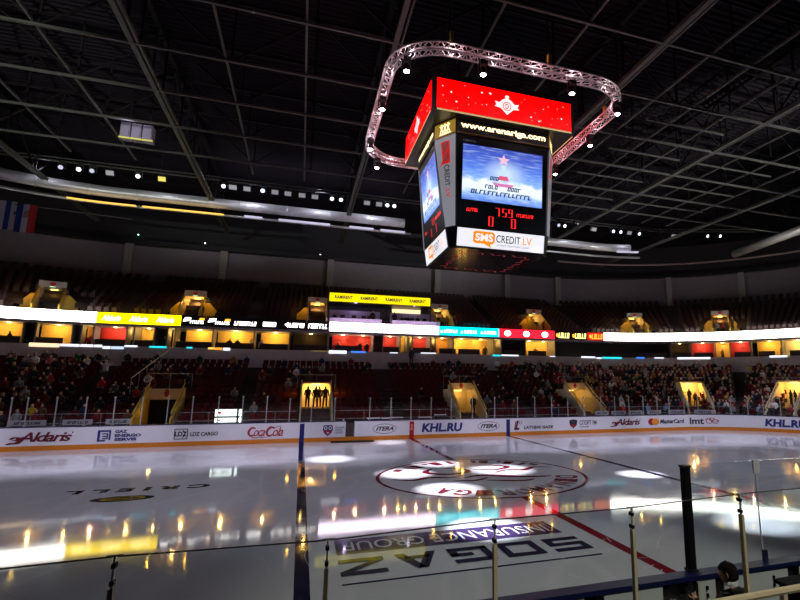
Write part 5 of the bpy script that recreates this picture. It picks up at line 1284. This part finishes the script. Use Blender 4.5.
for j, (s, c) in enumerate(((-4.9, 'black'), (-.95, 'black'), (1.35, 'navy blue'), (2.2, 'black'), (2.9, 'black'), (3.9, 'black'))):
    x, y = path(s, 1.95); put_person('stand' if j in (1, 2) else 'sit', (x, y, 9.76), rg.uniform(-.5, .5), c, f'dark figure at the press box desks, {ORD[j]} one from the left')
for j, (s, d, c) in enumerate(((6.9, 2.8, 'yellow'), (7.3, 2.4, 'orange'), (8.2, 2.2, 'dark red'), (39.2, 3.4, 'white'), (39.7, 3.6, 'red'), (40.6, 2.6, 'black'), (19.4, 2.4, 'orange'), (31.5, 2.4, 'orange'), (-17.2, 2.3, 'brown'))):
    x, y = path(s, d); put_person('stand', (x, y, 9.72 if j not in (5,) else 10.2), rg.uniform(-.5, .5), c, f'person in {c} at an upper stand exit {["at the press box end", "at the press box end, middle one", "at the press box end, right one", "in the doorway far right", "in red, far right doorway edge", "beside the far right doorway", "right of the scoreboard", "second from the right", "second from the left"][j]}')
# small lit scoreboard screen by the boards
t = empty('rinkside_screen', (-12.95, 16.3, 0), 'small bright white two-part screen behind the far glass, left of centre', 'display')
for z0, z1 in ((1.70, 2.14), (1.30, 1.58)):
    q = MB(); q.box((-12.35, 16.55, (z0 + z1) / 2), (1.30, .08, z1 - z0)); under(t, q.build('screen', glow('screen_white', (.85, 1, .95), 2.2)))
    f = Flat(); f.scrib(.5, .2, .85, .7, 3, 0); f.disc(.22, .5, .07, .2, 10, 1); under(t, f.put('screen_mark', [g_grey, g_redn], lambda u, v, z0=z0, z1=z1: (-13.0 + 1.30 * u, 16.5, z0 + (z1 - z0) * v)))
q = MB()
for x in (-12.9, -11.8): q.bar((x, 16.62, .0), (x, 16.62, 2.1), .06)
under(t, q.build('screen_stand', M_dark))
q = MB(); q.box((-11.45, 16.55, 1.92), (.22, .08, .44)); q.box((-11.45, 16.55, 1.44), (.2, .08, .28)); q.bar((-11.45, 16.62, 0), (-11.45, 16.62, 2.1), .05); o = q.build('rinkside_display', glow('screen_white', (.85, 1, .95), 2.2)); tag(o, 'narrow bright white panel right beside the two-part rinkside screen', 'display')
# white sheets lying on the timekeeper desks behind the glass
for k, (s, w_, h_) in enumerate(((-2.6, .9, 1.42), (-1.75, .55, 1.40), (-.95, 1.0, 1.44), (1.2, 1.0, 1.42), (2.4, .9, 1.58))):
    x, y = path(s, -13.9); t = empty('players_bench_desk', (x, y, 0), f'pale-topped low desk behind the far glass, {ORD[k]} from the left', 'desk', 'far bench desks')
    q = MB(); q.box((x, y, h_), (w_, .35, .05)); under(t, q.build('desk_top', mat('desk_white', (.8, .8, .85), .3)))
    q = MB(); q.bar((x - w_ * .4, y, 0), (x - w_ * .4, y, h_), .05); q.bar((x + w_ * .4, y, 0), (x + w_ * .4, y, h_), .05); under(t, q.build('desk_frame', M_dark))
# advert strips behind the far glass, left and right
for k, (a, b) in enumerate(((-23.7, -21.9), (-21.1, -19.6), (-18.9, -17.6), (15.6, 16.9), (17.2, 18.6), (18.9, 20.3), (20.8, 22.2), (23, 24.6), (25.4, 27))):
    q = MB(); q.sweep([(.75, 1.36), (.75, 1.68), (.78, 1.68), (.78, 1.36)], a, b, rink, .7, closed=True, lim=23.2); o = q.build('advert_strip', mat('advert_strip_grey', (.42, .42, .48), .5)); tag(o, f'low grey advert strip behind the far glass, {ORD[k]} from the left', 'sign', 'strips behind the far glass')
    f = Flat(); f.scrib(.15, .25, .85, .7, 8)
    def fn(u, v, a=a, b=b): x, y = rink(a + u * (b - a), .74); return (x, y, 1.36 + .32 * v)
    f.put('strip_lettering', M_ink, fn, o)

# ---------------------------------------------------------------- the man at the bench
def man():
    J, E_ = [], []
    J.append(((0, 0, 1.00), (.165, .125)))
    ch = chain(J, E_, 0, [((0, .0, 1.18), (.165, .12)), ((0, -.015, 1.36), (.19, .125)), ((0, -.02, 1.46), (.15, .10))])
    chain(J, E_, ch, [((0, -.005, 1.535), (.062, .064)), ((0, .01, 1.58), (.058, .062))])
    # left arm hangs, right arm raised in front holding a phone (right side of the body is +X when facing +Y)
    a = chain(J, E_, ch - 1, [((.205, -.015, 1.40), .072), ((.25, .0, 1.16), .056), ((.24, .16, 1.0), .042)])
    b_ = chain(J, E_, ch - 1, [((-.205, -.015, 1.40), .072), ((-.26, .06, 1.16), .056), ((-.21, .28, 1.20), .045), ((-.17, .36, 1.25), .038)])
    for sg in (-1, 1): chain(J, E_, 0, [((sg * .10, 0, .92), .11), ((sg * .11, .02, .50), .08), ((sg * .12, -.01, .10), .06), ((sg * .12, .12, .045), .05)])
    return skin_mesh('person', J, E_, 2)
me = man(); MX, MY = -2.735, -16.50
me.materials.append(mat('black_suit', (.012, .012, .015), .75)); me.materials.append(M_skin)
o = bpy.data.objects.new('person', me); COL.objects.link(o); o.location = (MX, MY, .09); o.rotation_euler.z = math.radians(8)
for p in me.polygons: p.use_smooth = True; p.material_index = 1 if p.center.z > 1.52 else 0
PMAN = tag(o, 'dark-haired man in black suit and white collar seen from behind at the bench', 'person')
def head():
    """sculpted head facing +Y, centre at the origin, 0.235 tall"""
    n, rings = 28, 22; v, f_ = [], []
    for i in range(rings + 1):
        t_ = i / rings; z = -.122 + .236 * t_
        for k in range(n):
            a = 2 * PI * k / n; fx, fy = sin(a), cos(a)                       # a = 0 is the face
            zz = (z + .01) / .115; base = max(0.0, 1 - abs(zz) ** 2.6) ** .5
            jaw = 1 - .30 * max(0, -zz) ** 1.3 * (1 if fy > 0 else .6)
            rx = .077 * base * jaw; ry = (.096 if fy < 0 else .092) * base * (1 - .10 * max(0, -zz))
            y_ = fy * ry + .004
            if fy > .55:
                d = abs(fx)
                y_ += .020 * math.exp(-((z + .012) / .022) ** 2) * math.exp(-(d / .16) ** 2)    # nose
                y_ -= .007 * math.exp(-((z - .018) / .014) ** 2) * math.exp(-((d - .38) / .16) ** 2)  # eye sockets
                y_ += .006 * math.exp(-((z - .040) / .012) ** 2)                                 # brow
                y_ += .005 * math.exp(-((z + .058) / .010) ** 2) * math.exp(-(d / .3) ** 2)      # lips
                y_ += .008 * math.exp(-((z + .098) / .016) ** 2) * math.exp(-(d / .35) ** 2)     # chin
            if fy < 0 and z < -.06: y_ *= .82
            v.append((fx * rx, y_, z))
    for i in range(rings):
        for k in range(n):
            l = (k + 1) % n; f_.append((i * n + k, (i + 1) * n + k, (i + 1) * n + l, i * n + l))
    f_.append(tuple(range(n))); f_.append(tuple(rings * n + k for k in range(n - 1, -1, -1)))
    return v, f_
hv, hf = head(); q = MB(); q.add(hv, hf)
for sg in (-1, 1):                                         # ears
    M_e = Matrix.Rotation(sg * .25, 3, 'Z'); q.lathe([(0, -.010), (.022, -.008), (.030, .0), (.026, .008), (.012, .004)], 12, (sg * .078, -.008, -.008), M_e @ Matrix.Diagonal((.6, .9, 1.15)) @ Matrix.Rotation(sg * PI / 2, 3, 'Y'))
H = q.build('head', M_skin, PMAN, smooth=True); H.scale = (1.1,) * 3; H.location = (0, .03, 1.645); H.rotation_euler = (math.radians(-10), 0, math.radians(16))
q = MB(); hv2 = []
keep = lambda p: p[2] > .045 + (-.012 if p[1] > .05 else 0) or (p[1] < -.012 + (.02 if p[2] > .02 else 0) and p[2] > -.062) or (p[1] < .012 and p[2] > .005)
hz = [(x * 1.10, y * 1.09 - .004, z * 1.08 + .003) if keep((x, y, z)) else (x * .97, y * .97, z * .97) for x, y, z in hv]
q.add(hz, [f_ for f_ in hf if sum(keep(hv[i]) for i in f_) >= 1])
HR = q.build('hair', M_hair, PMAN, smooth=True); HR.scale = (1.1,) * 3; HR.location = H.location; HR.rotation_euler = H.rotation_euler
q = MB()
for sg in (-1, 1):
    q.lathe([(0, .006), (.011, .004), (.013, 0), (.011, -.004)], 10, (sg * .030, .082, .018), Matrix.Rotation(-PI / 2, 3, 'X'))
eye = q.build('eye', mat('eye_white', (.7, .68, .65), .2), H)
q = MB(); n = 24                                           # shirt collar ring, higher at the back
for i, (rx, z) in enumerate(((.075, -.005), (.070, .042), (.064, .042), (.064, 0))):
    for k in range(n): a = 2 * PI * k / n; q.v.append((rx * cos(a), rx * 1.06 * sin(a), z - .012 * sin(a)))
for i in range(3):
    for k in range(n): l = (k + 1) % n; q.f.append((i * n + k, i * n + l, (i + 1) * n + l, (i + 1) * n + k)); q.m.append(0)
CL = q.build('shirt_collar', mat('collar_white', (.85, .85, .86), .7), PMAN, smooth=True); CL.location = (0, .0, 1.525)
# hand closed round a phone, five fingers
J, E_ = [((0, 0, 0), (.030, .016))], []
pm_ = chain(J, E_, 0, [((0, .045, .01), (.038, .014))])
for i, (dx, ln) in enumerate(((-.030, .068), (-.010, .078), (.011, .072), (.030, .056))):
    chain(J, E_, pm_, [((dx, .085, .012), .0095), ((dx, .085 + ln * .45, .004), .0085), ((dx * .9, .085 + ln * .6, -.024), .0078)])
chain(J, E_, 0, [((-.034, .03, .0), .0105), ((-.058, .065, -.012), .0095), ((-.05, .095, -.022), .0085)])
hm = skin_mesh('hand', J, E_, 1); hm.materials.append(M_skin)
for p in hm.polygons: p.use_smooth = True
for sg, lc, rt in ((-1, (-.165, .37, 1.255), (math.radians(35), 0, math.radians(-10))), (1, (.238, .18, .985), (math.radians(-30), 0, math.radians(8)))):
    ho = bpy.data.objects.new('hand', hm); COL.objects.link(ho); ho.parent = PMAN; ho.location = lc; ho.rotation_euler = rt; ho.scale = (-sg, 1, 1)
ph = MB(); ph.box((0, 0, 0), (.072, .012, .145)); p_ = ph.build('mobile_phone', M_black); tag(p_, 'black mobile phone held up by the man at the bench', 'phone')
p_.location = (MX - .215, MY + .42, 1.44); p_.rotation_euler = (math.radians(-20), 0, math.radians(8))

# ================================================================== LIGHT
cold = (.70, .80, 1.0)
for x in (-27, -19, -11, -3, 5, 13, 21, 29):
    spot('rink_light', (x, -20, 20.3), (x, 0, 0), 800 if x < -8 else (1350 if x < 4 else 2000), 44, cold, .4, .25)
for x in (-24, -16, -8, 0, 8, 16, 24):
    spot('rink_light', (x, 1.0, 19.8), (x, 1.5, 0), 1500 if x > -12 else 1000, 58, (.84, .80, 1.0), .8, .2)  # middle row added without fixtures to fill a dark band of ice
for x in (-24, -14, -4, 6, 16, 26):
    spot('rink_light', (x, 24.2, 20.3), (x * .95, 0, 0), 1050, 52, cold, .6, .25)
for x in (-30, -22, -14, -6, 2, 10, 18, 26):
    spot('board_fill', (x, 1.5, 19.7), (x, 11.5, 0), 6000, 44, (.86, .79, 1.0), .5, .25)  # spots without fixtures, added to brighten the far boards and ice
spot('board_fill', (24, 0, 19.7), (31, 10, 0), 3600, 40, (.84, .80, 1.0), .5, .25)  # one more added fill for the right corner boards
TG = [(-6.0, 6.8), (-3.1, 1.4), (1.3, 1.0), (6.8, -1.9), (5.0, -9.7), (-1.1, 3.6), (-2.6, -7.7), (-2.2, -2.4), (-1.8, 13.4)]
SRC = [6, 1, 2, 4, 3, 5, 0, 7, 8]; CN = [9.5, 10, 12, 9, 9.5, 9, 9.5, 10, 8.5]; PWR = [34, 36, 36, 30, 22, 28, 50, 36, 26]
for k in range(9): spot('truss_spot', HEAD[SRC[k]], (*TG[k], 0), PWR[k] * 1000, CN[k], (.95, .92, 1), .9, .05)
for k in range(22):
    x, y = ring_pt(k / 22, .22); point('truss_fill', (x, y, RGZ), 8.5, (1, .72, .78), .03)  # lampless points added inside the ring to brighten its tubes
for x in (-28, -20, -13, -7, -2, 12, 20, 27): point('duct_rail_fill', (x, 25.0, 20.6), 170 if -14 < x < 0 else (40 if x < -14 else 80), (.82, .82, 1), .12)  # lampless points added between rail and duct to brighten the duct
point('duct_fill', (37.5, 17, 18.6), 60, (1, .97, .85)); point('duct_fill', (24, 25, 18.6), 50, (1, .97, .9)); point('cluster_fill', (-18.9, 12.6, 19.6), 40, (.8, .7, 1), .1)  # lampless points added to brighten the ducts and the speaker cluster
spot('bench_fill', (1, -27, 17), (-2, -16.0, 1.2), 6500, 36, (1, .95, .85), .5, .3)  # unseen spot behind the camera, added to brighten the bench area
spot('roof_fill', (-30, -26, 10), (-24, 8, 21), 27000, 26, (.95, 1, .86), .8, .3)  # unseen near-side spot added to brighten the left roof chords
spot('roof_fill', (34, -22, 10), (20, 8, 20.5), 33000, 32, (1, .98, .95), .8, .3)  # its counterpart, added for the right roof chords
